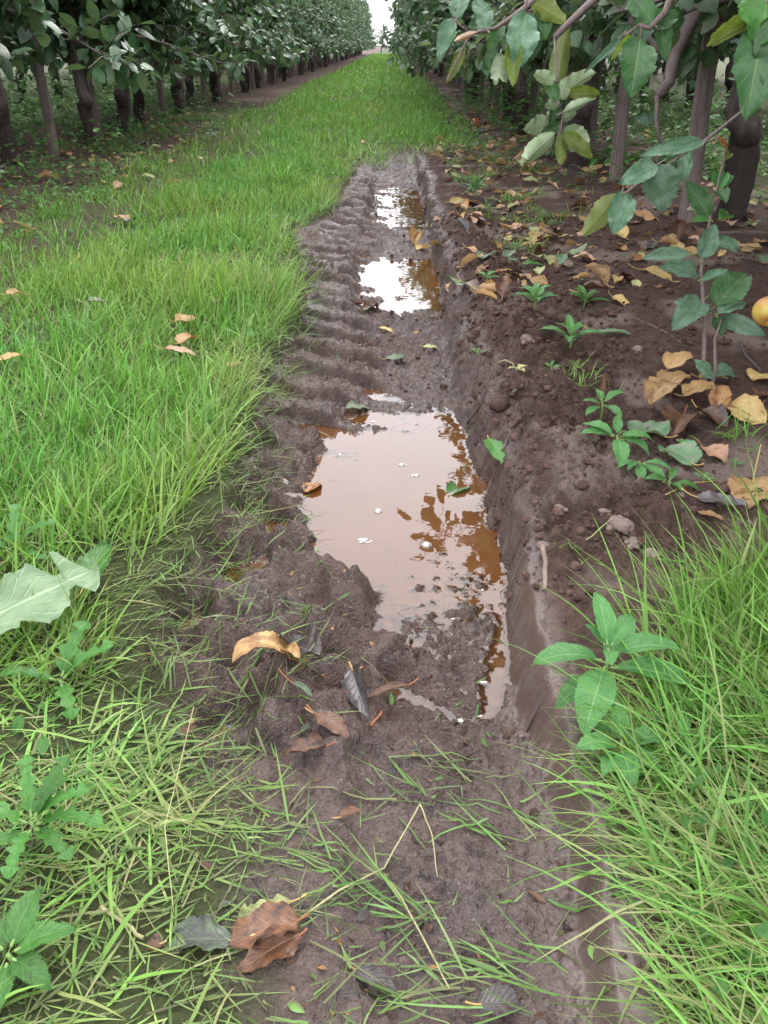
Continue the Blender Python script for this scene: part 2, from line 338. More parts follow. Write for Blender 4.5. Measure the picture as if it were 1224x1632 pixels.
LM['slate'] = leaf_mat('wet_slate_leaf', (.035, .031, .031), (.06, .052, .05), (.05, .035, .03), (.05, .04, .035), (.08, .07, .07), .3, .6, (.58, .7), .2, .0)
LM['pink'] = leaf_mat('pinkish_dead_leaf', (.40, .23, .15), (.46, .29, .19), (.30, .13, .06), (.44, .30, .2), (.5, .36, .24), .55, .3, (.58, .72), .25, .12)
LM['pgreen'] = leaf_mat('pale_green_dead_leaf', (.30, .34, .14), (.38, .38, .17), (.30, .18, .06), (.36, .38, .22), (.45, .46, .25), .5, .35, (.6, .74), .4, .2)
LM['green'] = leaf_mat('green_fallen_leaf', (.045, .12, .045), (.07, .16, .055), (.10, .055, .035), (.18, .23, .12), (.15, .24, .1), .45, .45, (.54, .66), .35, .15, dust=(.16, .2, .15))
LM['weed'] = leaf_mat('weed_leaf', (.06, .19, .05), (.09, .245, .068), (.14, .27, .08), (.17, .30, .12), (.27, .46, .19), .42, .42, (.66, .82), .55, .3, value=(.85, 1.15), bump=.0012, nside=9.)
LM['weeddark'] = leaf_mat('dandelion_leaf', (.035, .125, .02), (.065, .185, .032), (.04, .09, .025), (.14, .24, .09), (.13, .27, .07), .42, .42, (.62, .8), .45, .3, value=(.8, 1.2))
LM['dandel'] = leaf_mat('upturned_leaf_underside', (.10, .155, .085), (.145, .205, .12), (.08, .13, .055), (.10, .2, .07), (.24, .30, .19), .62, .25, (.6, .78), .75, .15, bump=.0015, nside=6.)
LM['rot'] = leaf_mat('rotting_green_leaf', (.055, .085, .045), (.095, .125, .07), (.03, .033, .028), (.1, .12, .07), (.12, .15, .085), .4, .45, (.40, .66), .3, .05)

def bark_mat(name, c1, c2, c3, sc=(60, 60, 9), rough=.85, bump=.004, root=False):
    k = Mat(name); co = k.n('TexCoord', out=3); ob = k.n('ObjectInfo', out=5)
    mp = k.n('Mapping', {'Vector': co, 'Scale': sc, 'Location': k.comb(k.math('MULTIPLY', ob, 20.), 0., 0.)})
    n1, n2, n3 = k.noise(mp, 1., 5., .65), k.noise(co, 9., 4.), k.noise(mp, 3.5, 3.)
    col = k.mix(k.mr(n1, .35, .65), c1, c2); col = k.mix(k.mr(n2, .55, .72), col, c3)
    col = k.mix(k.mr(n3, .60, .8, 0., .55), col, tuple(a * .3 for a in c1))
    if root: col = k.mix(k.mr(k.math('ADD', k.xyz(co)[2], k.math('MULTIPLY', n2, .22)), .47, .40), col, k.mix(n1, (.018, .013, .012), (.06, .045, .04)))   # rough dark rootstock below the graft
    b = k.n('Bump', {'Height': k.math('ADD', n1, k.math('MULTIPLY', n3, .6)), 'Strength': .9, 'Distance': bump})
    return k.out(k.n('BsdfPrincipled', {'Base Color': col, 'Roughness': rough, 'Specular IOR Level': .3, 'Normal': b}))
_B = bark_mat; M_BARK = bark_mat('apple_bark', (.085, .068, .062), (.17, .14, .13), (.12, .12, .085), (45, 45, 18), bump=.009, root=True)
M_STAKE = bark_mat('weathered_stake_wood', (.10, .078, .07), (.21, .17, .155), (.07, .062, .05), (110, 110, 5), bump=.003)
M_TWIG = bark_mat('twig_bark', (.10, .07, .065), (.17, .13, .12), (.2, .17, .15), (150, 150, 60), .7, .001)
M_STEM = bark_mat('weed_stem', (.12, .2, .06), (.17, .26, .08), (.2, .12, .08), (80, 80, 20), .55, .0005)
M_PET = bark_mat('leaf_stalk', (.34, .22, .08), (.42, .30, .12), (.32, .12, .05), (80, 80, 80), .5, .0003)
M_RPET = bark_mat('red_leaf_stalk', (.20, .075, .035), (.28, .11, .05), (.13, .05, .03), (80, 80, 80), .45, .0003)
M_STRAW = bark_mat('pale_straw', (.25, .24, .11), (.32, .31, .16), (.2, .18, .09), (200, 200, 30), .55, .0004)
M_STICK = bark_mat('pale_stick', (.17, .125, .10), (.26, .20, .17), (.10, .07, .06), (200, 200, 40), .8, .001)
M_DSTICK = bark_mat('wet_dark_stick', (.045, .032, .03), (.08, .058, .05), (.1, .07, .06), (200, 200, 40), .4, .001)

def ground_mat():
    k = Mat('ground'); pos = k.n('NewGeometry', out=0); z = k.n('Attribute', attribute_name='zone', out=0)
    sep = k.t.nodes.new('ShaderNodeSeparateColor'); k.t.links.new(z, sep.inputs[0]); wet, gr, pale = sep.outputs
    sm = k.n('Attribute', attribute_name='smear', out=2)
    a, b, c, d = k.noise(pos, 5., 5.), k.noise(pos, 38., 5., .65), k.noise(pos, 240., 3., .6), k.noise(pos, 900., 2.)
    soil = k.mix(k.mr(b, .3, .7), (.036, .0195, .0155), (.098, .058, .046)); soil = k.mix(k.mr(c, .56, .7, 0., .7), soil, (.022, .015, .013)); soil = k.mix(k.mr(d, .6, .7, 0., .5), soil, (.15, .115, .095))
    soil = k.mix(k.math('MULTIPLY', pale, .75), soil, k.mix(k.mr(c, .3, .7), (.15, .11, .092), (.24, .185, .158)))
    soil = k.mix(k.math('MULTIPLY', k.mr(k.noise(pos, 7.5, 5., .7), .60, .72), .4), soil, (.085, .095, .03))
    mud = k.mix(k.mr(b, .3, .7), (.040, .0235, .0185), (.122, .076, .064))
    mud = k.mix(k.mr(k.math('ADD', k.xyz(pos)[1], k.math('MULTIPLY', a, .3)), 1.0, .72), mud, k.mix(k.mr(b, .3, .7), (.058, .040, .034), (.138, .098, .087)))  # near mud drier and paler, its reflected sky put into the colour
    mud = k.mix(k.mr(a, .5, .7, 0., .6), mud, (.042, .029, .026))
    mud = k.mix(k.mr(c, .58, .7, 0., .7), mud, (.022, .016, .015)); mud = k.mix(k.mr(d, .62, .72, 0., .5), mud, (.15, .115, .10))
    mud = k.mix(k.math('MULTIPLY', sm, .6), mud, (.085, .06, .05))
    thatch = k.mix(k.mr(c, .3, .7), (.022, .035, .009), (.055, .068, .022))
    thatch = k.mix(k.mr(b, .55, .75, 0., .7), thatch, (.07, .05, .035))
    col = k.mix(wet, soil, mud); col = k.mix(k.math('MULTIPLY', gr, k.mr(b, .2, .6, .6, 1.)), col, thatch)
    rgh = k.mix(wet, (.88,) * 3, k.comb(*[k.mr(k.math('ADD', k.math('MULTIPLY', a, .6), k.math('MULTIPLY', b, .4)), .36, .6, .07, .36)] * 3))
    h = k.math('ADD', k.math('MULTIPLY', c, 1.), k.math('ADD', k.math('MULTIPLY', d, .35), k.math('MULTIPLY', b, 1.2)))
    bm = k.n('Bump', {'Height': h, 'Strength': k.mr(sm, 0., 1., .9, .3), 'Distance': .008})
    cb = k.n('Bump', {'Height': k.math('ADD', k.math('MULTIPLY', c, .3), b), 'Strength': .4, 'Distance': .003})
    return k.out(k.n('BsdfPrincipled', {'Coat Weight': k.math('MULTIPLY', wet, k.mr(a, .42, .62, .0, .22)), 'Coat Roughness': .22, 'Coat Normal': cb, 'Base Color': col, 'Roughness': rgh, 'Specular IOR Level': k.mr(wet, 0., 1., .25, .5), 'Normal': bm}))
M_GROUND = ground_mat()

def crumb_mat(name, c1, c2):
    k = Mat(name); u, v, r = k.xyz(k.attr('luv')); co = k.n('TexCoord', out=3); n = k.noise(co, 160., 4., .65)
    col = k.mix(k.mr(k.math('ADD', k.math('MULTIPLY', n, .7), k.math('MULTIPLY', r, .3)), .25, .75), c1, c2)
    b = k.n('Bump', {'Height': n, 'Strength': .9, 'Distance': .003})
    return k.out(k.n('BsdfPrincipled', {'Base Color': col, 'Roughness': .9, 'Specular IOR Level': .2, 'Normal': b}))
M_CRUMB = crumb_mat('soil_crumb', (.04, .022, .018), (.11, .066, .053)); M_CLOD = crumb_mat('dry_clod', (.13, .095, .082), (.22, .165, .145))

def grass_mat(name, g1, g2, dry1, dry2, trans=.3):
    k = Mat(name); u, v, r = k.xyz(k.attr('luv')); pos = k.n('NewGeometry', out=0)
    big = k.noise(pos, 1.7, 3.)
    col = k.mix(k.math('FRACT', k.math('MULTIPLY', r, 9.7)), g1, g2)
    col = k.n('HueSaturation', {'Color': col, 'Hue': k.mr(big, .3, .7, .465, .522), 'Value': k.mr(k.math('FRACT', k.math('MULTIPLY', r, 23.1)), 0., 1., .55, 1.35)})
    dry = k.mix(k.math('FRACT', k.math('MULTIPLY', r, 5.1)), dry1, dry2)
    col = k.mix(v, col, dry)
    st = k.math('FRACT', k.math('MULTIPLY', r, 13.7))
    p = k.n('BsdfPrincipled', {'Base Color': col, 'Roughness': k.mr(st, 0., 1., .38, .65), 'Specular IOR Level': .3})
    t = k.n('BsdfTranslucent', {'Color': k.n('HueSaturation', {'Color': col, 'Value': 1.25, 'Saturation': 1.1})})
    return k.out(k.n('MixShader', {0: trans, 1: p, 2: t}))
M_GRASS = grass_mat('lane_grass', (.092, .236, .034), (.165, .335, .070), (.34, .31, .16), (.24, .23, .10))
M_CLIP = grass_mat('mown_grass', (.06, .15, .028), (.125, .23, .058), (.19, .185, .09), (.075, .062, .036), .25)

def water_mat():
    k = Mat('muddy_water'); dp = k.n('Attribute', attribute_name='depth', out=2); pos = k.n('NewGeometry', out=0)
    n = k.noise(pos, 7., 4.)
    turb = k.mr(dp, 0., .010, .15, 1.)
    col = k.mix(k.mr(n, .3, .7), (.075, .028, .009), (.095, .040, .015))
    d = k.n('BsdfDiffuse', {'Color': col}); tr = k.n('BsdfTransparent', {'Color': (.75, .6, .45, 1)})
    body = k.n('MixShader', {0: turb, 1: tr, 2: d})
    b = k.n('Bump', {'Height': k.noise(pos, 26., 2.), 'Strength': .014, 'Distance': .01})
    g = k.n('BsdfGlossy', {'Color': (1, 1, 1, 1), 'Roughness': .015, 'Normal': b})
    fr = k.n('Fresnel', {'IOR': 1.58, 'Normal': b})
    return k.out(k.n('MixShader', {0: fr, 1: body, 2: g}))
M_WATER = water_mat()
def film_mat():
    k = Mat('bubble_film'); tr = k.n('BsdfTransparent', {'Color': (.96, .95, .95, 1)}); g = k.n('BsdfGlossy', {'Roughness': .08}); d = k.n('BsdfDiffuse', {'Color': (.8, .78, .78, 1)})
    a = k.n('MixShader', {0: .45, 1: g, 2: d}); f = k.n('LayerWeight', {'Blend': .55}, out=1)
    return k.out(k.n('MixShader', {0: k.mr(f, 0., 1., .25, .85), 1: tr, 2: a}))
M_FILM = film_mat()
def apple_mat(name, ca, cb, cc):
    k = Mat(name); co = k.n('TexCoord', out=3); n1, n2 = k.noise(co, 18., 3.), k.noise(co, 160., 2.)
    col = k.mix(k.mr(n1, .42, .62), ca, cb); col = k.mix(k.mr(n2, .68, .75, 0., .7), col, cc)
    return k.out(k.n('BsdfPrincipled', {'Base Color': col, 'Roughness': .35, 'Subsurface Weight': .1, 'Subsurface Radius': (.01, .006, .003)}))
M_APY = apple_mat('yellow_apple_skin', (.55, .42, .08), (.50, .22, .07), (.25, .13, .06))
M_APR = apple_mat('red_apple_skin', (.45, .10, .04), (.50, .20, .07), (.3, .12, .06))

# ------------------------------------------------------------------ ground: one sheet to the horizon
def build_ground():
    ys = [.22]
    while ys[-1] < 8.5: ys.append(ys[-1] + .0026 * (ys[-1] + .12))
    while ys[-1] < 400: ys.append(ys[-1] * 1.035 + .01)
    ys = np.array([-60, -20, -8, -3, -1.2, -.5, -.2, 0., .08, .15] + ys)
    u = np.linspace(-1, 1, 661); out = np.array([1.03, 1.08, 1.16, 1.3, 1.5, 1.9, 2.6, 4, 7, 14, 30, 80, 200])
    uu = np.concatenate([-out[::-1], u, out])
    hw = np.where(ys < 8.5, .30 + .50 * np.maximum(ys, .2), 4.55 + (ys - 8.5) * .12)
    X = hw[:, None] * uu[None, :]; X = np.sign(X) * np.minimum(np.abs(X), 420); Y = np.repeat(ys[:, None], len(uu), 1)
    X = np.where(np.abs(uu)[None] > 150, np.sign(uu)[None] * 420, X)
    z, inr, gr, pale, sm = terrain(X, Y, True)
    V = np.stack([X, Y, z], -1).reshape(-1, 3); n, m = X.shape
    i, j = np.meshgrid(np.arange(n - 1), np.arange(m - 1), indexing='ij'); b = (i * m + j).ravel()
    Q = np.stack([b, b + 1, b + m + 1, b + m], 1)
    zone = np.stack([inr.ravel(), gr.ravel(), pale.ravel(), np.ones(n * m)], 1)
    tag(link('ground', np_mesh('ground', V, [Q], [M_GROUND], {'zone': ('FLOAT_COLOR', zone), 'smear': ('FLOAT', sm.ravel())})), kind='structure')
build_ground()

def build_water(p0, p1):
    y0, y1 = flat(620, p0, WATER)[1], flat(620, p1, WATER)[1]; y0, y1 = min(y0, y1), max(y0, y1)
    st = .0035 if y0 < 1.6 else .008
    yy = np.arange(y0, y1, st); xx = np.arange(-.32, .26, st); X, Y = np.meshgrid(xx, yy)
    d = WATER - terrain(X, Y)
    ok = (X > np.interp(Y, *CLG) + .0) & (X < np.interp(Y, *CRT) + .03)
    Z = WATER + .0011 * np.exp(-np.maximum(d, 0) / .0016) - .0002
    V = np.stack([X, Y, Z], -1).reshape(-1, 3); n, m = X.shape
    i, j = np.meshgrid(np.arange(n - 1), np.arange(m - 1), indexing='ij'); b = (i * m + j).ravel()
    Q = np.stack([b, b + 1, b + m + 1, b + m], 1)
    keep = ((d > -.006) & ok).ravel()[Q].all(1)
    tag(link('puddle_water', np_mesh('puddle_water', V, [Q[keep]], [M_WATER], {'depth': ('FLOAT', np.maximum(d, 0).ravel())})), kind='structure')
build_water(1200, 620); build_water(515, 404); build_water(390, 275)

# ------------------------------------------------------------------ grass
def blades(P, h, w, az, th0, kap, segs, dry, rng, drape=0.):
    n = len(P); K = segs; V = np.zeros((n, K + 1, 2, 3)); p = P.copy(); tt = np.linspace(0, 1, K + 1)
    ca, sa = np.cos(az), np.sin(az); tw = az + np.pi / 2 + rng.normal(0, .7, n); side = np.stack([np.cos(tw), np.sin(tw), rng.normal(0, .15, n)], 1)
    for k in range(K + 1):
        if k:
            th = th0 + kap * tt[k]
            p = p + (h / K)[:, None] * np.stack([np.sin(th) * ca, np.sin(th) * sa, np.cos(th)], 1)
        wk = w * (.75 + .25 * min(1, tt[k] * 4)) * (1 - tt[k] ** 2.2) + .0002
        V[:, k, 0] = p - side * wk[:, None] / 2; V[:, k, 1] = p + side * wk[:, None] / 2
    if drape:
        c = V.mean(2); g = terrain(c[..., 0], c[..., 1]) + drape * (.4 + rng.random((n, 1)))
        V[..., 2] = np.maximum(V[..., 2], g[..., None])
    rnd = rng.random(n)
    L = np.stack(np.broadcast_arrays(tt[None, :, None], dry[:, None, None], rnd[:, None, None], ), -1)
    L = np.broadcast_to(L, (n, K + 1, 2, 3))
    b = (np.arange(n)[:, None] * (K + 1) * 2 + np.arange(K)[None] * 2).ravel()
    return V.reshape(-1, 3), np.stack([b, b + 1, b + 3, b + 2], 1), L.reshape(-1, 3)

def grass_obj(name, parts, m, label):
    mb = MB()
    for V, Q, L in parts: mb.add(V, Q, L)
    return tag(mb.build(name, [m]), label, 'grass', kind='stuff')

def sample(rng, n, x0, x1, y0, y1, fn):
    x, y = rng.uniform(x0, x1, n), rng.uniform(y0, y1, n); k = rng.random(n) < fn(x, y); return x[k], y[k]

def build_lane_grass():
    rng = np.random.default_rng(4); parts = []
    def dens(x, y):
        e = np.interp(y, *CLG); 
        n = noise(x * 5, y * 5, 201); n0 = noise(x * 1.6, y * 1.6, 207)
        e = e - .05 * sst(.7, .8, y) * sst(1.5, 1.2, y); a = sst(.02, -.03, x - e + .025 * noise(x * 14, y * 14, 203))
        a = np.where((y > 6.0) & (x > -.25), sst(6.2, 7.4, y + .7 * n + .6 * (x < -.05)) * (1 - sst(.45, .75, x + .15 * n)), a)
        a = a * sst(-1.72, -1.38, x + .16 * n)
        tr = np.exp(-((x + 1.30 + .12 * n0) / .27) ** 2) * sst(1.2, 2, y) * (1 - sst(8, 13, y))
        a = a * (.10 + .90 * sst(.50, .72, y + .08 * n + .05 * n0 + .10 * sst(-.35, -.55, x))); return np.clip(a * (1 - .75 * tr) * (.70 + .55 * n + .5 * n0), 0, 1)
    for y0, y1, x0, x1, d, w, segs, hh in [(.33,.8,-1.2,.1,17000,.0034,5,1),(.8,1.5,-1.5,.1,27000,.0034,5,1),(1.5,3,-1.9,.1,18000,.0035,4,1),(3,6,-1.9,.3,8500,.0042,4,1),(6,12,-1.9,1,3000,.0065,3,1.0),(12,25,-1.9,1,900,.012,3,1.05),(25,75,-1.9,1,200,.03,2,1.2)]:
        n = int((y1 - y0) * (x1 - x0) * d); x, y = sample(rng, n, x0, x1, y0, y1, dens); n = len(x)
        tall = .85 + .75 * noise(x * 2.2, y * 2.2, 211) + .35 * noise(x * 9, y * 9, 213)
        edge = sst(-.16, .0, x - np.interp(y, *CLG)) * (y < 7)
        low = sst(.95, .68, y)                                  # trampled towards the camera
        h = hh * np.minimum(rng.lognormal(math.log(.070), .42, n), .13) * np.clip(tall, .35, 1.7) * (1 + .2 * edge) * (1 - .38 * low)
        az = rng.uniform(0, 6.28, n); az = np.where(rng.random(n) < .45, rng.normal(.6, .9, n), az)
        th0 = np.abs(rng.normal(.25, .25, n)) + .5 * edge * rng.random(n) + low * rng.uniform(.2, 1.0, n)
        kap = np.abs(rng.normal(.55, .5, n)) + .4 * low
        dry = np.clip(rng.beta(.55, 3.2, n) + .15 * edge + .1 * low, 0, 1) * (rng.random(n) < .55 + .3 * edge)
        P = np.stack([x, y, terrain(x, y) - .004], 1)
        parts.append(blades(P, h, w * np.clip(rng.lognormal(-.05, .35, n), .45, 1.4), az, th0, kap, segs, dry, rng, .002 if y0 < 1.5 else 0))
    # dry thatch between the blades
    x, y = sample(rng, 16000, -1.6, .0, .4, 3.2, dens); n = len(x)
    parts.append(blades(np.stack([x, y, terrain(x, y) + .004], 1), rng.uniform(.03, .09, n), rng.uniform(.0012, .0024, n), rng.uniform(0, 6.28, n), rng.uniform(1.1, 1.6, n), rng.normal(0, .4, n), 3, rng.uniform(.4, 1, n), rng, .004))
    # the lanes beyond the neighbouring rows, and thin tufts under the trees on the right
    for x0, x1 in ((1.8, 4.0), (-5.2, -3.0)):
        x, y = sample(rng, 7000, x0, x1, 2, 22, lambda a, b: np.clip(4 / b, 0, 1)); n = len(x)
        parts.append(blades(np.stack([x, y, terrain(x, y)], 1), rng.uniform(.05, .12, n), rng.uniform(.006, .011, n), rng.uniform(0, 6.28, n), rng.uniform(.1, .9, n), rng.uniform(.3, 1.2, n), 3, rng.beta(.6, 4, n), rng))
    def tuft(x, y): return np.clip(1.3 * noise(x * 3.3, y * 3.3, 223) - .1, 0, 1) * sst(.25, .4, x) * (1 - sst(.75, 1.0, x)) * sst(2.6, 4.5, y)
    x, y = sample(rng, 30000, .2, 1.1, 2.5, 8, tuft); n = len(x)
    parts.append(blades(np.stack([x, y, terrain(x, y)], 1), rng.uniform(.02, .07, n), rng.uniform(.0025, .0045, n), rng.uniform(0, 6.28, n), rng.uniform(.1, 1.0, n), rng.uniform(.3, 1.2, n), 3, rng.beta(.6, 3, n), rng))
    def ltuft(x, y): return np.clip(1.3 * noise(x * 2.3, y * 2.3, 227) - .1, 0, 1)
    x, y = sample(rng, 9000, -2.5, -1.5, 3, 10, ltuft); n = len(x)
    parts.append(blades(np.stack([x, y, terrain(x, y)], 1), rng.uniform(.03, .11, n), rng.uniform(.003, .006, n), rng.uniform(0, 6.28, n), rng.uniform(.1, 1.0, n), rng.uniform(.3, 1.2, n), 3, rng.beta(.6, 3, n), rng))
    grass_obj('lane_grass', parts, M_GRASS, 'bright green uncut grass covering the orchard lane left of the rut')
build_lane_grass()

def build_verge_grass():
    rng = np.random.default_rng(8); parts = []
    def dens(x, y): return sst(-.015, .05, x - np.interp(y, *CGR) + .03 * noise(x * 12, y * 12, 303)) * (y < CGR[0][-1]) * np.clip(.8 + .6 * noise(x * 9, y * 9, 305), 0, 1)
    x, y = sample(rng, 26000, .15, 1.3, .3, 1.25, dens); n = len(x)
    near = sst(.85, .55, y + .08 * noise(x * 6, y * 6, 307))   # flattened near the camera, upright behind
    h = rng.lognormal(math.log(.095), .35, n); az = np.where(rng.random(n) < .7, rng.normal(2.5, .7, n), rng.uniform(0, 6.28, n))
    th0 = np.abs(rng.normal(.2, .18, n)) + near * rng.uniform(.35, 1.25, n)
    kap = np.abs(rng.normal(.55, .45, n)) + near * .4
    dry = np.clip(rng.beta(.5, 3, n) + .12 * near, 0, 1) * (rng.random(n) < .6)
    parts.append(blades(np.stack([x, y, terrain(x, y) - .004], 1), h, np.clip(rng.lognormal(math.log(.0028), .45, n), .0012, .0062), az, th0, kap, 6, dry, rng, .003))
    x, y = sample(rng, 9000, .15, 1.2, .3, 1.1, dens); n = len(x)
    parts.append(blades(np.stack([x, y, terrain(x, y) + .004], 1), rng.uniform(.05, .16, n), rng.uniform(.0012, .003, n), rng.normal(2.7, 1.0, n), rng.uniform(1.1, 1.6, n), rng.normal(0, .35, n), 5, rng.uniform(.1, 1, n), rng, .006))
    # a few long blades leaning out over the smeared rut wall
    for px, py, a, l in [(1010,1060,2.7,.17),(1070,1000,2.3,.16),(1010,1130,3.0,.13),(960,1250,3.1,.12),(1080,960,2.1,.14),(990,1330,2.9,.15),(1030,1080,1.9,.2),(1100,950,2.2,.2)]:
        p = hit(px, py); m = 5; P = np.array([[p.x, p.y, p.z - .003]] * m) + rng.normal(0, .012, (m, 3)) * [1, 1, 0]
        parts.append(blades(P, rng.uniform(.75, 1.1, m) * l, rng.uniform(.002, .0034, m), rng.normal(a, .25, m), rng.uniform(.3, .8, m), rng.uniform(.3, .9, m), 8, rng.beta(.5, 4, m), rng, .002))
    grass_obj('verge_grass', parts, M_GRASS, 'long green grass leaning over the rut edge beside the broad-leaved weed')
build_verge_grass()

def build_clippings():
    rng = np.random.default_rng(12); parts = []
    def dens(x, y):
        e = np.interp(y, *CLG); f = np.interp(y, *CLF) - .085 * sst(1.35, 1.1, y) * sst(.58, .72, y)
        n = noise(x * 8, y * 8, 401) + .6 * noise(x * 21, y * 21, 403)
        a = sst(.06, -.10, x - f + .05 * n) * sst(-.25, -.05, x - e) * sst(1.6, .9, y) * np.clip(.55 + .8 * n, 0, 1)
        low = sst(.75, .55, y) * sst(.12, -.12, x - f + .1 * n) * np.clip(.6 + .7 * n, 0, 1)
        sp = .012 * (x < np.interp(y, *CRF)) * (y < 2.4)
        rt = sst(-.2, -.02, x - np.interp(y, *CGR)) * sst(.62, .5, y) * np.clip(.1 + .8 * n, 0, 1) * .3
        return np.clip(a + low + sp + rt, 0, 1)
    x, y = sample(rng, 18000, -.7, .42, .33, 1.9, dens); n = len(x)
    az = np.where(rng.random(n) < .55, rng.normal(.35, .6, n), rng.uniform(0, 6.28, n))
    parts.append(blades(np.stack([x, y, terrain(x, y) + .002], 1), rng.lognormal(math.log(.030), .5, n), rng.uniform(.001, .0030, n), az, rng.uniform(1.15, 1.62, n), rng.normal(0, .45, n), 5, np.clip(rng.beta(.8, 1.5, n), 0, 1), rng, .004))
    # grass pushed off the bank, hanging into the rut
    def ed(x, y): return sst(.075, .0, np.abs(x - np.interp(y, *CLG) - .02)) * np.clip(.5 + 1.0 * noise(x * 9, y * 9, 411), 0, 1) * (y < 6)
    x, y = sample(rng, 15000, -.6, .0, .7, 3.4, ed); n = len(x)
    parts.append(blades(np.stack([x, y, terrain(x, y) + .002], 1), rng.lognormal(math.log(.05), .4, n), rng.uniform(.0014, .0032, n), rng.normal(-.2, .9, n), rng.uniform(.8, 1.6, n), rng.normal(.2, .5, n), 4, np.clip(rng.beta(.9, 1.3, n), 0, 1), rng, .003))
    for px, py in [(880,1335),(800,1330),(700,1480),(640,1440),(780,1560),(850,1545),(900,1590),(720,1600),(520,1370),(470,1330),(560,1410),(660,1270),(750,1250)]:
        p = hit(px, py); m = 9; P = np.array([[p.x, p.y, p.z + .003]] * m) + rng.normal(0, .02, (m, 3)) * [1, .6, 0]; P[:, 2] = terrain(P[:, 0], P[:, 1]) + .003
        parts.append(blades(P, rng.uniform(.03, .11, m), rng.uniform(.0014, .0032, m), rng.normal(2.9, .5, m), rng.uniform(1.2, 1.6, m), rng.normal(0, .35, m), 6, rng.beta(.6, 2.5, m), rng, .004))
    grass_obj('grass_clippings', parts, M_CLIP, 'flattened and dried grass blades strewn over the trampled mud')
build_clippings()

# ------------------------------------------------------------------ soil crumbs and clods
def build_crumbs():
    rng = np.random.default_rng(21); mb = MB()
    def dens(x, y):
        b = x - np.interp(y, *CRT)
        return (sst(-.06, .02, b) * sst(.5, .1, b) * sst(.9, 1.2, y) * (.4 + .6 * sst(3.2, 2, y)) + .06 * (b < 0) * (x > np.interp(y, *CLF)) + .2 * sst(0, .1, b)) * np.clip(.6 + .8 * noise(x * 9, y * 9, 501), .1, 1)
    x, y = sample(rng, 34000, -.25, 1.2, .42, 4, dens)
    keep = ~((x > np.interp(y, *CGR)) & (y < CGR[0][-1])); x, y = x[keep], y[keep]; z = terrain(x, y)
    keep = z > WATER - .002; x, y, z = x[keep], y[keep], z[keep]
    r = np.clip(rng.lognormal(math.log(.0034), .6, len(x)), .0013, .013) * np.where(y > 2, 1.4, 1)
    for i in range(len(x)): mb.blob((x[i], y[i], z[i] + r[i] * .35), r[i], i, 6, .5, .8)
    tag(mb.build('soil_crumbs', [M_CRUMB], smooth=False), 'fine dark soil crumbs spilled over the bank', 'soil', kind='stuff')
build_crumbs()
for i, (px, py, r, lab) in enumerate([
    (990, 842, .022, 'large pale dry soil clod on the bank, cracked into lumps'), (1010, 868, .015, 'rounded pale clod touching the foot of the large dry clod'),
    (893, 812, .010, 'small lone pale clod above the upright stick'), (962, 818, .010, 'small grey clod behind the large dry clod'),
    (866, 872, .011, 'crumbly clod capping the top of the pale stick'), (1040, 885, .012, 'low pale clod at the edge of the verge grass'),
    (1015, 560, .016, 'pair-like double clod beside the grass tuft among the weeds'), (800, 648, .026, 'dark wet block of soil broken from the rut wall'),
    (840, 545, .018, 'flat sandy clod in front of the toothed weed'), (885, 590, .010, 'small brown clod near the withered seedling'),
    (1085, 790, .008, 'small grey stony clod between the fallen leaves'), (930, 775, .012, 'loose dark clod on the slope below the weeds')]):
    p = hit(px, py); mb = MB(); rg = random.Random(i)
    mb.blob((0, 0, 0), r, 900 + i, 22, .42, .72)
    for j in range(5): a = rg.uniform(0, 6.28); mb.blob((math.cos(a) * r * .75, math.sin(a) * r * .75, -r * .2), r * rg.uniform(.3, .55), 950 + i * 9 + j, 12, .45, .8)
    o = mb.build('soil_clod', [M_CRUMB if i in (7, 11) else M_CLOD]); o.location = p + Vector((0, 0, r * .3)); tag(o, lab, 'clod', 'soil clods on the bank')

def build_debris():
    rng = np.random.default_rng(61); mb = MB()
    def dens(x, y): return sst(-.02, .03, x - np.interp(y, *CLG)) * sst(.02, -.03, x - np.interp(y, *CRF)) * np.clip(.45 + 1.1 * noise(x * 7, y * 7, 701), .06, 1)
    x, y = sample(rng, 9000, -.55, .35, .38, 3.2, dens); z = terrain(x, y); k = z > WATER - .001; x, y, z = x[k], y[k], z[k]; n = len(x)
    a = rng.uniform(0, 6.28, n); D = np.stack([np.cos(a), np.sin(a), rng.normal(0, .25, n)], 1); N = np.stack([rng.normal(0, .45, n), rng.normal(0, .45, n), np.ones(n)], 1)
    L = np.clip(rng.lognormal(math.log(.007), .6, n), .003, .024); m = rng.choice(5, n, p=[.42, .2, .14, .12, .12])
    for j in range(5):
        q = m == j; leaf_batch(mb, np.stack([x, y, z + .0025], 1)[q], D[q], N[q], L[q], L[q] * rng.uniform(.15, .6, q.sum()), rng, j)
    tag(mb.build('mud_debris', [LM['dark'], LM['brown'], LM['rot'], LM['orange'], M_CLIP]), 'tiny scraps of rotted leaf and grass trodden into the mud', 'debris', kind='stuff')

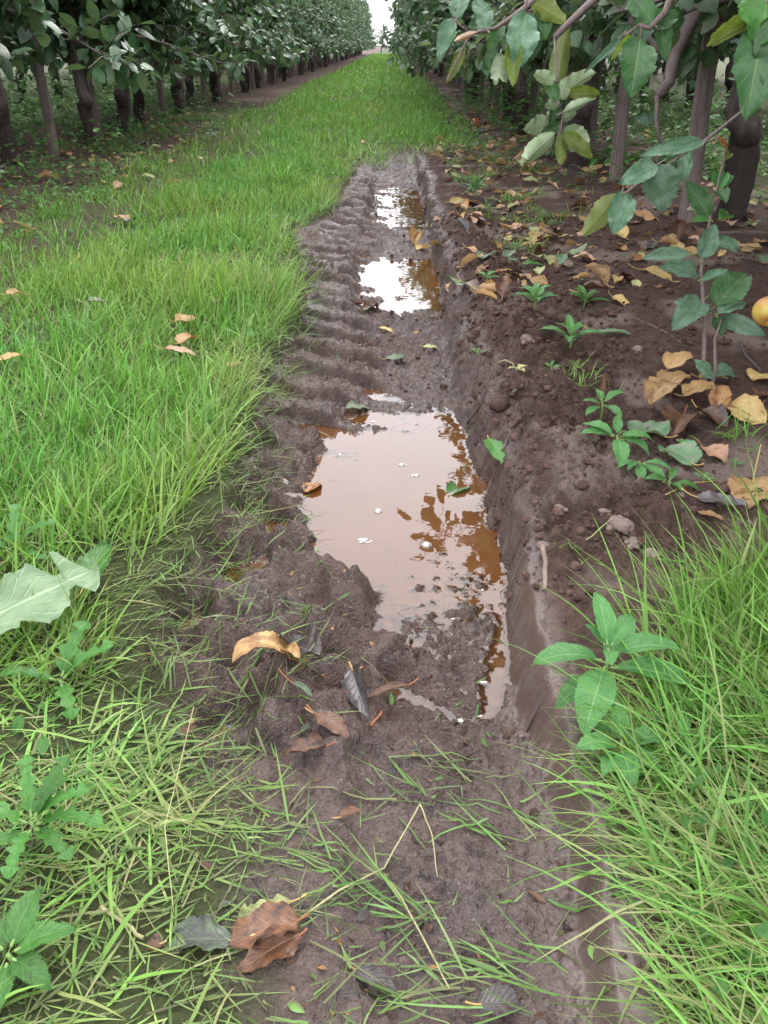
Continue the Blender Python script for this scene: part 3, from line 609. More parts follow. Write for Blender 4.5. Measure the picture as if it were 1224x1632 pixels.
# ------------------------------------------------------------------ trees
def perp(d, rg):
    v = Vector((rg.gauss(0, 1), rg.gauss(0, 1), rg.gauss(0, 1))); v -= d * v.dot(d); return v.normalized()
_U = np.array([0, .12, .32, .58, .82, 1.]); _Wd = np.array([.03, .55, .98, .92, .5, .02])
def leaf_batch(mb, P, D, N, L, Wd, rng, m=0):
    """many plain leaves at once: P base, D direction, N upper side"""
    P, D, N = np.array(P), np.array(D), np.array(N); n = len(P)
    D /= np.linalg.norm(D, axis=1)[:, None]; S = np.cross(N, D); S /= np.linalg.norm(S, axis=1)[:, None] + 1e-9; N = np.cross(D, S)
    curl = rng.uniform(-.1, .55, n); fold = rng.uniform(.02, .45, n); k = len(_U)
    x = _U[None] * (1 - .25 * np.abs(curl[:, None]) * _U[None]); z = -curl[:, None] * _U[None] ** 2 * .55
    V = np.zeros((n, k, 3, 3)); v = np.array([-1, 0, 1.])
    wob = rng.normal(0, .06, (n, k, 3))
    for j in range(3):
        y = v[j] * _Wd[None] * (Wd / 2)[:, None] * np.cos(fold)[:, None]; zz = z * L[:, None] + abs(v[j]) * (_Wd[None] * (Wd / 2)[:, None]) * np.sin(fold)[:, None] + wob[:, :, j] * abs(v[j]) * Wd[:, None]
        V[:, :, j] = P[:, None] + D[:, None] * (x * L[:, None])[..., None] + S[:, None] * y[..., None] + N[:, None] * zz[..., None]
    rnd = rng.random(n)
    Lu = np.stack(np.broadcast_arrays(_U[None, :, None], v[None, None], rnd[:, None, None]), -1)
    i, j = np.meshgrid(np.arange(k - 1), np.arange(2), indexing='ij'); q = (i * 3 + j).ravel()
    b = (np.arange(n)[:, None] * k * 3 + q[None]).ravel()
    mb.add(V.reshape(-1, 3), np.stack([b, b + 3, b + 4, b + 1], 1), Lu.reshape(-1, 3), m)

build_debris()

def make_tree_meshes(seed, zlow, reach, nlimb, big=1., thin=1.):
    rg = random.Random(seed); rng = np.random.default_rng(seed); tr, cr = MB(), MB()
    lean = Vector((rg.uniform(-.06, .06), rg.uniform(-.1, .1), 0)); P, r = [], []
    for z, rad in [(-.05,.066),(.06,.058),(.14,.058),(.22,.062),(.28,.066),(.33,.062),(.38,.052),(.5,.05),(.75,.047),(1.0,.042),(1.4,.035),(1.8,.026),(2.2,.017),(2.6,.008)]:
        P.append(Vector((0, 0, z)) + lean * z * 1.2 + Vector((rg.gauss(0, .007), rg.gauss(0, .007), 0)) * (z > 0) * (1 + z * 1.5)); P[-1] += Vector((math.cos(seed), math.sin(seed), 0)) * (.022 if z < .34 else 0.); r.append(rad * thin * rg.uniform(.94, 1.06))
    zf = np.concatenate([np.linspace(-.05, .5, 34), np.linspace(.53, 2.6, 40)]); zz = [p.z for p in P]; c = np.convolve(np.pad(np.interp(zf, zz, r), 2, 'edge'), np.ones(5) / 5, 'valid')
    P0 = P; tr.tube([(np.interp(z, zz, [p.x for p in P]), np.interp(z, zz, [p.y for p in P]), z) for z in zf], c * rng.uniform(.97, 1.03, len(c)), 20, 0, rg.random(), .11, seed)
    lp, ld, ln = [], [], []
    def put_leaves(a, b, n, t0=0.):
        d = (b - a).normalized()
        for i in range(n):
            t = t0 + (1 - t0) * (i + rg.random()) / n; q = a.lerp(b, t); o = perp(d, rg)
            v = (o * .8 + d * .35 + Vector((0, 0, -.35 + rg.gauss(0, .3)))).normalized()
            up = (Vector((0, 0, 1)) * rg.uniform(.3, 1.1) + o * .35 + Vector((rg.gauss(0, .4), rg.gauss(0, .4), 0)))
            lp.append(q + v * .015); ld.append(v); ln.append(up)
    for i in range(nlimb):
        f = i / (nlimb - 1); z0 = zlow + .08 + (2.35 - zlow) * f ** 1.1
        k = max(j for j in range(len(P)) if P[j].z <= z0 + 1e-6); a = P[k].lerp(P[min(k + 1, len(P) - 1)], .5); a.z = z0
        az = i * 2.4 + rg.uniform(-.5, .5); ln_ = reach * (1.0 - .42 * f) * rg.uniform(.75, 1.15)
        d = Vector((math.cos(az), math.sin(az), rg.uniform(-.05, .45) + .25 * f)).normalized(); q = a.copy(); pts, rad = [q.copy()], [.018 - .006 * f]
        for s in range(7):
            d = (d + Vector((rg.gauss(0, .12), rg.gauss(0, .12), -.07 + rg.gauss(0, .08)))).normalized(); q = q + d * ln_ / 7
            q.z = max(q.z, zlow - .12); pts.append(q.copy()); rad.append((.016 - .006 * f) * (1 - (s + 1) / 8.5))
        tr.tube(pts, rad, 6, 0, rg.random(), .1, seed * 50 + i, cap=False)
        for s in range(1, 8):
            for _ in range(2):
                b = pts[s].lerp(pts[s - 1], rg.random()); dd = (perp(d, rg) * .9 + d * .5 + Vector((0, 0, rg.uniform(-.35, .3)))).normalized(); l = rg.uniform(.10, .30); e = b + dd * l; e.z = max(e.z, zlow - .2)
                mid = b.lerp(e, .5) + Vector((0, 0, .02)); cr.tube([b, mid, e], [.0035, .0028, .0015], 4, 1, rg.random(), cap=False); put_leaves(b, e, int(4 + l * 26), .15)
            put_leaves(pts[s - 1], pts[s], 3)
    for j in range(8, len(P) - 1): put_leaves(P[j], P[j + 1], 14)
    n = len(lp); leaf_batch(cr, [tuple(v) for v in lp], [tuple(v) for v in ld], [tuple(v) for v in ln], rng.uniform(.06, .105, n) * big, rng.uniform(.042, .066, n) * big, rng)
    return tr.mesh('trunk', [M_BARK]), cr
def tree_kind(seed, zlow, reach, nl, mat, big=1., thin=.9):
    tm, cr = make_tree_meshes(seed, zlow, reach, nl, big, thin); return tm, cr.mesh('crown', [LM[mat], M_TWIG])
LEFTK = [tree_kind(s, .70, 1.2, 32, 'crown', 1.15, .78) for s in (1, 2, 3)]
RIGHTK = [tree_kind(s, .70, .74, 36, 'crown', 1.1) for s in (11, 12, 13)]
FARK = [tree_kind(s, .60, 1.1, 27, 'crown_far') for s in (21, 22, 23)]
def make_stake_mesh(seed):
    rg = random.Random(seed); mb = MB(); zs = np.linspace(-.1, 1.75, 26)
    P = [(.006 * math.sin(z * 4 + seed), .006 * math.cos(z * 3), z) for z in zs]
    mb.tube(P, [.034 * (1 - .04 * z) * rg.uniform(.97, 1.03) for z in zs], 16, 0, .5, .05, seed); return mb.mesh('wooden_stake', [M_STAKE])
STAKES = [make_stake_mesh(s) for s in (5, 6, 7)]

def place_tree(x, y, rz, kind, label, group, s=1.):
    z = T1(x, y); e = empty('apple_tree', (x, y, z - .02), rz); e.scale = (s, s, s); tag(e, label, 'tree', group)
    link('trunk', kind[0], e); link('crown', kind[1], e); return e
def place_stake(x, y, i, label, group, tilt=(0, 0)):
    o = link('wooden_stake', STAKES[i % 3]); o.location = (x, y, T1(x, y) - .01); o.rotation_euler = (tilt[0], tilt[1], i * 1.3); return tag(o, label, 'stake', group)

RX, LX, DY = 1.16, -2.36, 1.26
TREES = {}
rg = random.Random(77)
rl = {-1: 'apple tree beside the camera, only its low shoots showing at top right', 0: 'apple tree at the frame edge whose broken pale twig hangs over the bank',
      1: 'stout right-row apple tree with swollen dark graft behind the nearest stake', 2: 'right-row apple tree just behind the second, palest stake',
      3: 'right-row apple tree with dark trunk behind the hanging pale twig', 4: 'right-row apple tree fifth from the front, trunk half hidden by stake', 5: 'slim right-row apple tree above the fallen red apples'}
sl = {0: 'weathered stake beside the camera, beyond the frame edge', 1: 'nearest grey split stake in front of the swollen trunk', 2: 'pale smooth stake standing left of the nearest stake',
      3: 'dark brown stake behind the hanging pale twig', 4: 'grey stake seen between hanging twig and the drooping dark leaf', 5: 'short pale stake near the fallen red apples'}
for i in range(-1, 80):
    y = 2.30 + DY * i if i < 3 else 4.82 + .84 * (i - 2); far = i > 6
    kind = RIGHTK[i % 3] if i < 8 else FARK[i % 3]
    dx = .20 if i == 1 else rg.uniform(-.14, .14); dy = .14 if i < 2 else rg.uniform(.25, .6)
    TREES[i] = place_tree(RX + dx, y + dy, rg.uniform(-.5, .5) + math.pi * rg.choice((0, 1)), kind, rl.get(i, 'leafy apple tree far down the right row, merging into a wall'), 'apple trees of the right row' if i not in rl else 'apple trees near the bank', rg.uniform(.94, 1.1))
    if i >= 0 and i < 52: place_stake(RX + (0 if i < 4 else rg.uniform(-.04, .04)), y, i, sl.get(i, 'small far stake among the trunks of the right row'), 'stakes of the right row' if i not in sl else 'stakes near the bank', (rg.gauss(0, .02), rg.gauss(0, .02)))
ll = {3: 'nearest left-row apple tree, crown filling the top left corner', 4: 'left-row apple tree with low foliage above the first pale stake', 5: 'left-row apple tree with leaning trunk right of the first pale stake', 6: 'left-row apple tree with dark straight trunk, third trunk along', 7: 'left-row apple tree with dark doubled trunk, fourth along'}
ls = {3: 'leaning pale stake, nearest in the left row', 4: 'grey stake next to the leaning left-row trunk', 5: 'dark stake beside the third trunk of the left row', 6: 'thin stake beside the fourth trunk of the left row'}
for i in range(0, 62):
    y = 2.62 + DY * min(i, 3) + 1.1 * max(i - 3, 0); kind = LEFTK[i % 3] if i < 9 else FARK[(i + 1) % 3]
    place_tree(LX - rg.uniform(-.12, .15), y + rg.uniform(.2, .7), rg.uniform(-.6, .6) + math.pi * rg.choice((0, 1)), kind, ll.get(i, 'leafy apple tree far down the left row, merging into a wall' if i > 2 else 'left-row apple tree standing outside the frame edge'), 'apple trees of the left row' if i not in ll else 'apple trees at the left', rg.uniform(.95, 1.12))
    if i < 40: place_stake(LX + rg.uniform(-.03, .03), y, i + 1, ls.get(i, 'small far stake among the trunks of the left row'), 'stakes of the left row' if i not in ls else 'stakes at the left', (rg.gauss(0, .03), rg.gauss(-.04, .03)))
for side, x0 in ((1, RX + 2.3), (-1, LX - 2.5), (1, RX + 5), (-1, LX - 5.6)):
    for i in range(0, 32):
        y = 2.0 + 1.3 * i
        place_tree(x0 + rg.uniform(-.1, .1), y, rg.uniform(0, 6.28), FARK[i % 3], 'apple tree in the next row, seen between the trunks' if side > 0 else 'apple tree in the dim row behind the left-hand trunks', 'trees of the next row right' if side > 0 else 'trees of the next row left', rg.uniform(.95, 1.15))
for i, (x, y, s) in enumerate([(.6, 74, .8), (-1.0, 76, .75), (2.4, 75, 1.0), (-2.8, 75, 1.0)]):
    e = place_tree(x, y, i, FARK[i % 3], 'small yellowish tree closing the far end of the lane', 'trees at the lane end', s)

# ---- low branches with large leaves that hang into view (parts of their trees)
def frame(a, b, up):
    x = (b - a).normalized(); y = Vector(up).cross(x).normalized(); z = x.cross(y)
    return Matrix(((x.x, y.x, z.x, a.x), (x.y, y.y, z.y, a.y), (x.z, y.z, z.z, a.z), (0, 0, 0, 1)))
def hang_branch(tree, twigs, leaves, depth, rt=.004, seed=0):
    """twigs: measured polylines; leaves: (base, tip, width/length, material, facing, curl, roll, fold)"""
    mb = MB(); rg = random.Random(seed); inv = Matrix.Translation(tree.location) @ Matrix.Rotation(tree.rotation_euler.z, 4, 'Z') @ Matrix.Scale(tree.scale.x, 4); inv = inv.inverted()
    for tw in twigs:
        pts = [at(*(p if len(p) == 3 else (*p, depth))) for p in tw[0]]; n = len(pts)
        mb.tube([inv @ p for p in pts], np.linspace(tw[1], tw[2], n), 8, 0, rg.random(), .12, seed)
    br = mb.build('branch', [M_TWIG], tree)
    for j, lf in enumerate(leaves):
        b, t, wr, mat, face, curl, roll, fold = lf[:8]; d = depth + rg.uniform(-.05, .05); tilt = lf[8] if len(lf) > 8 else 0.
        A, B = at(*b, d), at(*t, d + tilt); A, B = inv @ A, inv @ B
        toc = (inv @ cam.location - A).normalized(); up = (toc * face + Vector((rg.uniform(-.3, .3), rg.uniform(-.3, .3), .25)))
        l = (B - A).length; q = MB(); q.leaf(frame(A, B, up), l, l * wr, 36, 8, curl * 1.3, roll * 1.2, fold, .10, .05, 15, twist=rg.uniform(-.35, .35), pet=l * .22, seed=seed * 100 + j, mp=1, petbend=.6)
        q.build('leaf', [LM[mat], M_TWIG], br)
    return br
hang_branch(TREES[0], [([(1010,-60),(940,6),(905,38),(884,60)], .010, .006), ([(884,60),(886,100),(888,135),(893,160),(897,185),(893,212)], .0028, .0014)], [
    ((880,196),(832,206),.62,'pale',-1,.3,.25,.15), ((886,212),(829,262),.50,'pale',-1,.6,.9,.2), ((897,206),(942,240),.72,'pale',-1,.35,.3,.2),
    ((904,150),(960,148),.46,'olive',1,.4,.5,.2), ((893,152),(946,112),.5,'pale',-1,.4,.4,.25), ((888,132),(903,42),.42,'olive',-1,.3,.8,.3),
    ((885,130),(849,116),.6,'pale',-1,.5,.4,.2), ((889,160),(868,112),.5,'hang',1,.4,.6,.3), ((893,168),(866,166),.7,'pale',-1,.6,.5,.3), ((895,178),(868,186),.62,'pale',-1,.4,.4,.2),
    ((897,180),(948,156),.34,'pale',-1,.2,.6,.5), ((895,204),(893,268),.36,'olive',-1,.3,.7,.4), ((893,158),(905,122),.6,'pale',-1,.5,.3,.2), ((897,192),(918,178),.55,'pale',-1,.6,.3,.2), ((892,196),(856,222),.4,'hang',1,.5,.5,.4), ((898,212),(946,252),.42,'olive',1,.4,.5,.2), ((890,140),(878,200),.4,'hang',1,.5,.8,.3)], 1.7, seed=1)
hang_branch(TREES[0], [([(890,-40),(842,8),(815,28),(790,45),(750,54),(738,76),(712,130)], .005, .0016), ([(842,8),(838,-2),(836,24)], .002, .0014), ([(750,54),(735,42),(722,28)], .0018, .0012)], [
    ((836,20),(827,107),.62,'dusty',1,.25,.25,.12), ((798,84),(794,142),.62,'pale',-1,.6,.6,.25), ((820,66),(818,136),.5,'olive',1,.3,.9,.3), ((738,78),(712,132),.32,'olive',1,.3,.6,.4),
    ((728,30),(742,-28),.6,'dusty',1,.3,.3,.2), ((722,28),(698,94),.42,'dusty',1,.4,.5,.3), ((744,52),(724,72),.7,'hang',1,.4,.4,.2), ((760,52),(720,66),.3,'pink',-1,.5,.8,.4), ((776,48),(756,-6),.6,'dusty',1,.3,.4,.2), ((800,36),(778,80),.5,'hang',1,.5,.5,.3), ((822,22),(858,58),.5,'hang',1,.4,.4,.2), ((846,4),(905,34),.5,'olive',-1,.4,.3,.2), ((850,2),(880,-50),.5,'hang',1,.3,.3,.2), ((862,-8),(872,60),.45,'hang',1,.4,.5,.3)], 1.35, seed=2)
hang_branch(TREES[-1], [([(1090,-60),(1060,20),(1035,45),(1018,40)], .006, .003), ([(1018,40),(1002,52),(984,62)], .0016, .0012)], [
    ((1020,60),(1006,152),.66,'hang',1,.25,.25,.12), ((986,62),(932,114),.22,'dusty',1,.4,.9,.7), ((1008,58),(975,92),.35,'olive',1,.6,.8,.4), ((1030,44),(1085,18),.55,'hang',1,.3,.3,.2), ((1040,38),(1000,-20),.55,'hang',1,.3,.3,.2), ((1050,28),(1062,92),.5,'hang',1,.4,.4,.2)], 1.28, seed=3)
hang_branch(TREES[-1], [([(1300,-80),(1240,-10),(1196,32)], .004, .002)], [
    ((1226,-24),(1210,70),.9,'weeddark',1,.2,.2,.1), ((1196,34),(1128,70),.55,'olive',1,1.2,1.2,.4), ((1215,40),(1190,188),.50,'hang',1,.25,.35,.2), ((1230,30),(1240,150),.5,'hang',1,.3,.3,.2), ((1200,10),(1160,-30),.5,'hang',1,.3,.3,.2)], 1.1, seed=4)
hang_branch(TREES[1], [([(1130,-30),(1095,45),(1075,85),(1066,130),(1048,152)], .026, .015), ([(1078,75),(1052,82),(1034,60),(1018,44)], .016, .006), ([(1048,152),(1046,190),(1052,228)], .007, .005), ([(1060,140),(1052,120)], .012, .011)], [
    ((1046,196),(1010,186),.5,'dusty',1,.3,.3,.2), ((1050,226),(1075,250),.5,'dusty',1,.3,.3,.2)], 2.9, seed=5)
hang_branch(TREES[0], [([(1180,180),(1122,225),(1070,258),(1020,290),(1000,306),(986,310)], .003, .0016), ([(1052,268),(1046,262)], .0016, .0014)], [
    ((1122,226),(1022,246),.27,'dusty',1,.25,.5,.3), ((1048,262),(1060,334),.86,'dusty',1,.5,.5,-.1), ((1048,262),(988,290),.55,'dusty',1,.5,.5,.2), ((1000,306),(978,372),.62,'dusty',1,.4,.4,.15), ((988,310),(926,376),.42,'olive',-1,.2,.3,.2), ((1095,242),(1090,290),.5,'dusty',1,.4,.5,.2)], 1.5, seed=6)

def overhang(tree, pts, n, seed, spread=.12):
    """a leafy low shoot arching over the rut above the top of the picture"""
    rg = random.Random(seed); rng = np.random.default_rng(seed); mb = MB()
    inv = (Matrix.Translation(tree.location) @ Matrix.Rotation(tree.rotation_euler.z, 4, 'Z') @ Matrix.Scale(tree.scale.x, 4)).inverted()
    P = [inv @ Vector(p) for p in pts]; mb.tube(P, np.linspace(.008, .002, len(P)), 8, 1, .5, .1, seed); lp, ld, ln = [], [], []
    for i in range(n):
        t = 1 - rg.random() ** 1.4 * .75; f = t * (len(P) - 1); k = min(int(f), len(P) - 2); q = P[k].lerp(P[k + 1], f - k); d = (P[k + 1] - P[k]).normalized()
        o = perp(d, rg); e = q + o * rg.uniform(.02, spread); mb.tube([q, e], [.0014, .001], 4, 1, .5, cap=False); v = (o * .6 + d * .5 + Vector((0, 0, rg.uniform(-.6, .2)))).normalized()
        lp.append(tuple(e)); ld.append(tuple(v)); ln.append((rg.gauss(0, .4), rg.gauss(0, .4), 1))
    leaf_batch(mb, lp, ld, ln, rng.uniform(.06, .095, n), rng.uniform(.042, .06, n), rng); mb.build('branch', [LM['hang'], M_TWIG], tree)
overhang(TREES[1], [(1.2, 3.7, 1.15), (.85, 3.55, 1.25), (.5, 3.4, 1.2), (.27, 3.25, 1.05), (.17, 3.15, .95)], 60, 5)
W3 = lambda *a: tuple(at(*a))
overhang(TREES[1], [W3(960, -60, 3.3), W3(900, -10, 3.2), W3(840, 20, 3.1), W3(780, 60, 3.0)], 46, 7, .09)
overhang(TREES[2], [W3(960, -40, 4.4), W3(880, 0, 4.3), W3(810, 40, 4.2), W3(750, 80, 4.1)], 60, 8, .12)
overhang(TREES[2], [W3(1060, -40, 4.4), W3(1010, 10, 4.3), W3(960, 30, 4.2), W3(920, 50, 4.1)], 50, 9, .12)
overhang(TREES[0], [W3(1150, -60, 2.4), W3(1090, -10, 2.3), W3(1040, 5, 2.2), W3(980, 20, 2.1)], 34, 10, .08)
overhang(TREES[1], [W3(1290, -40, 3.2), W3(1210, 20, 3.1), W3(1150, 40, 3.0), W3(1100, 40, 2.9)], 44, 11, .10)
overhang(TREES[3], [W3(860, -20, 5.4), W3(800, 30, 5.3), W3(740, 60, 5.2), W3(700, 100, 5.1)], 70, 12, .14)
overhang(TREES[0], [(1.0, 2.5, 1.0), (.7, 2.55, 1.1), (.45, 2.5, 1.02), (.27, 2.45, .92)], 26, 6, .08)

# ------------------------------------------------------------------ fallen leaves
def seat(o, sink=.001):
    """drop an object until its lowest point touches the ground"""
    bpy.context.view_layer.update(); V = np.array([o.matrix_world @ v.co for v in o.data.vertices]); g = np.maximum(terrain(V[:, 0], V[:, 1]), WATER if False else -9)
    o.location.z -= float((V[:, 2] - g).min()) + sink
def ground_leaf(b, t, wr, mat, label, curl=.35, roll=.3, fold=.12, pitch=0., bank=0., pet=.35, pm=None, flip=False, group='fallen leaves', lift=0., sink=.002, shape=(.78, .75), serr=.05, lobes=0., wave=.05, seed=None, lenf=1., float_=False, cat='leaf', name='fallen_leaf'):
    A, B = hit(*b), hit(*t); d = B - A; d.z = 0; L = d.length * lenf; dep = -(MC.transposed() @ (A - cam.location)).z
    if pitch > .28 or bank > .3: L = math.hypot(b[0] - t[0], b[1] - t[1]) * dep / F * 1.1 * (lenf if lenf > 1.15 else 1)
    if lobes == 0 and L > .095:
        q = (A + B) / 2; A = q - d.normalized() * .0475; L = .095
    s = int(b[0] * 7 + t[1]) if seed is None else seed
    mb = MB(); mb.leaf(Matrix(), L, L * wr, 40, 10, curl, roll, fold, wave, serr, 15, shape=shape, lobes=lobes, pet=L * pet, mp=1, seed=s, petr=.0006 + L * .004, cup=.1)
    o = mb.build(name, [LM[mat], pm or M_PET]); az = math.atan2(d.y, d.x)
    o.rotation_euler = (Matrix.Rotation(az, 3, 'Z') @ Matrix.Rotation(-pitch, 3, 'Y') @ Matrix.Rotation(bank + (math.pi if flip else 0), 3, 'X')).to_euler()
    o.location = Vector((A.x, A.y, max(A.z, B.z)))
    if float_: o.location.z = WATER + .0015
    else: seat(o, sink); o.location.z += lift
    return tag(o, label, cat, group)
GB, GP, GM, GL, GS = 'fallen leaves in the heap by the sapling', 'fallen leaves along the bank', 'dead leaves in the mud', 'dead leaves in the lane grass', 'fallen leaves under the right row'
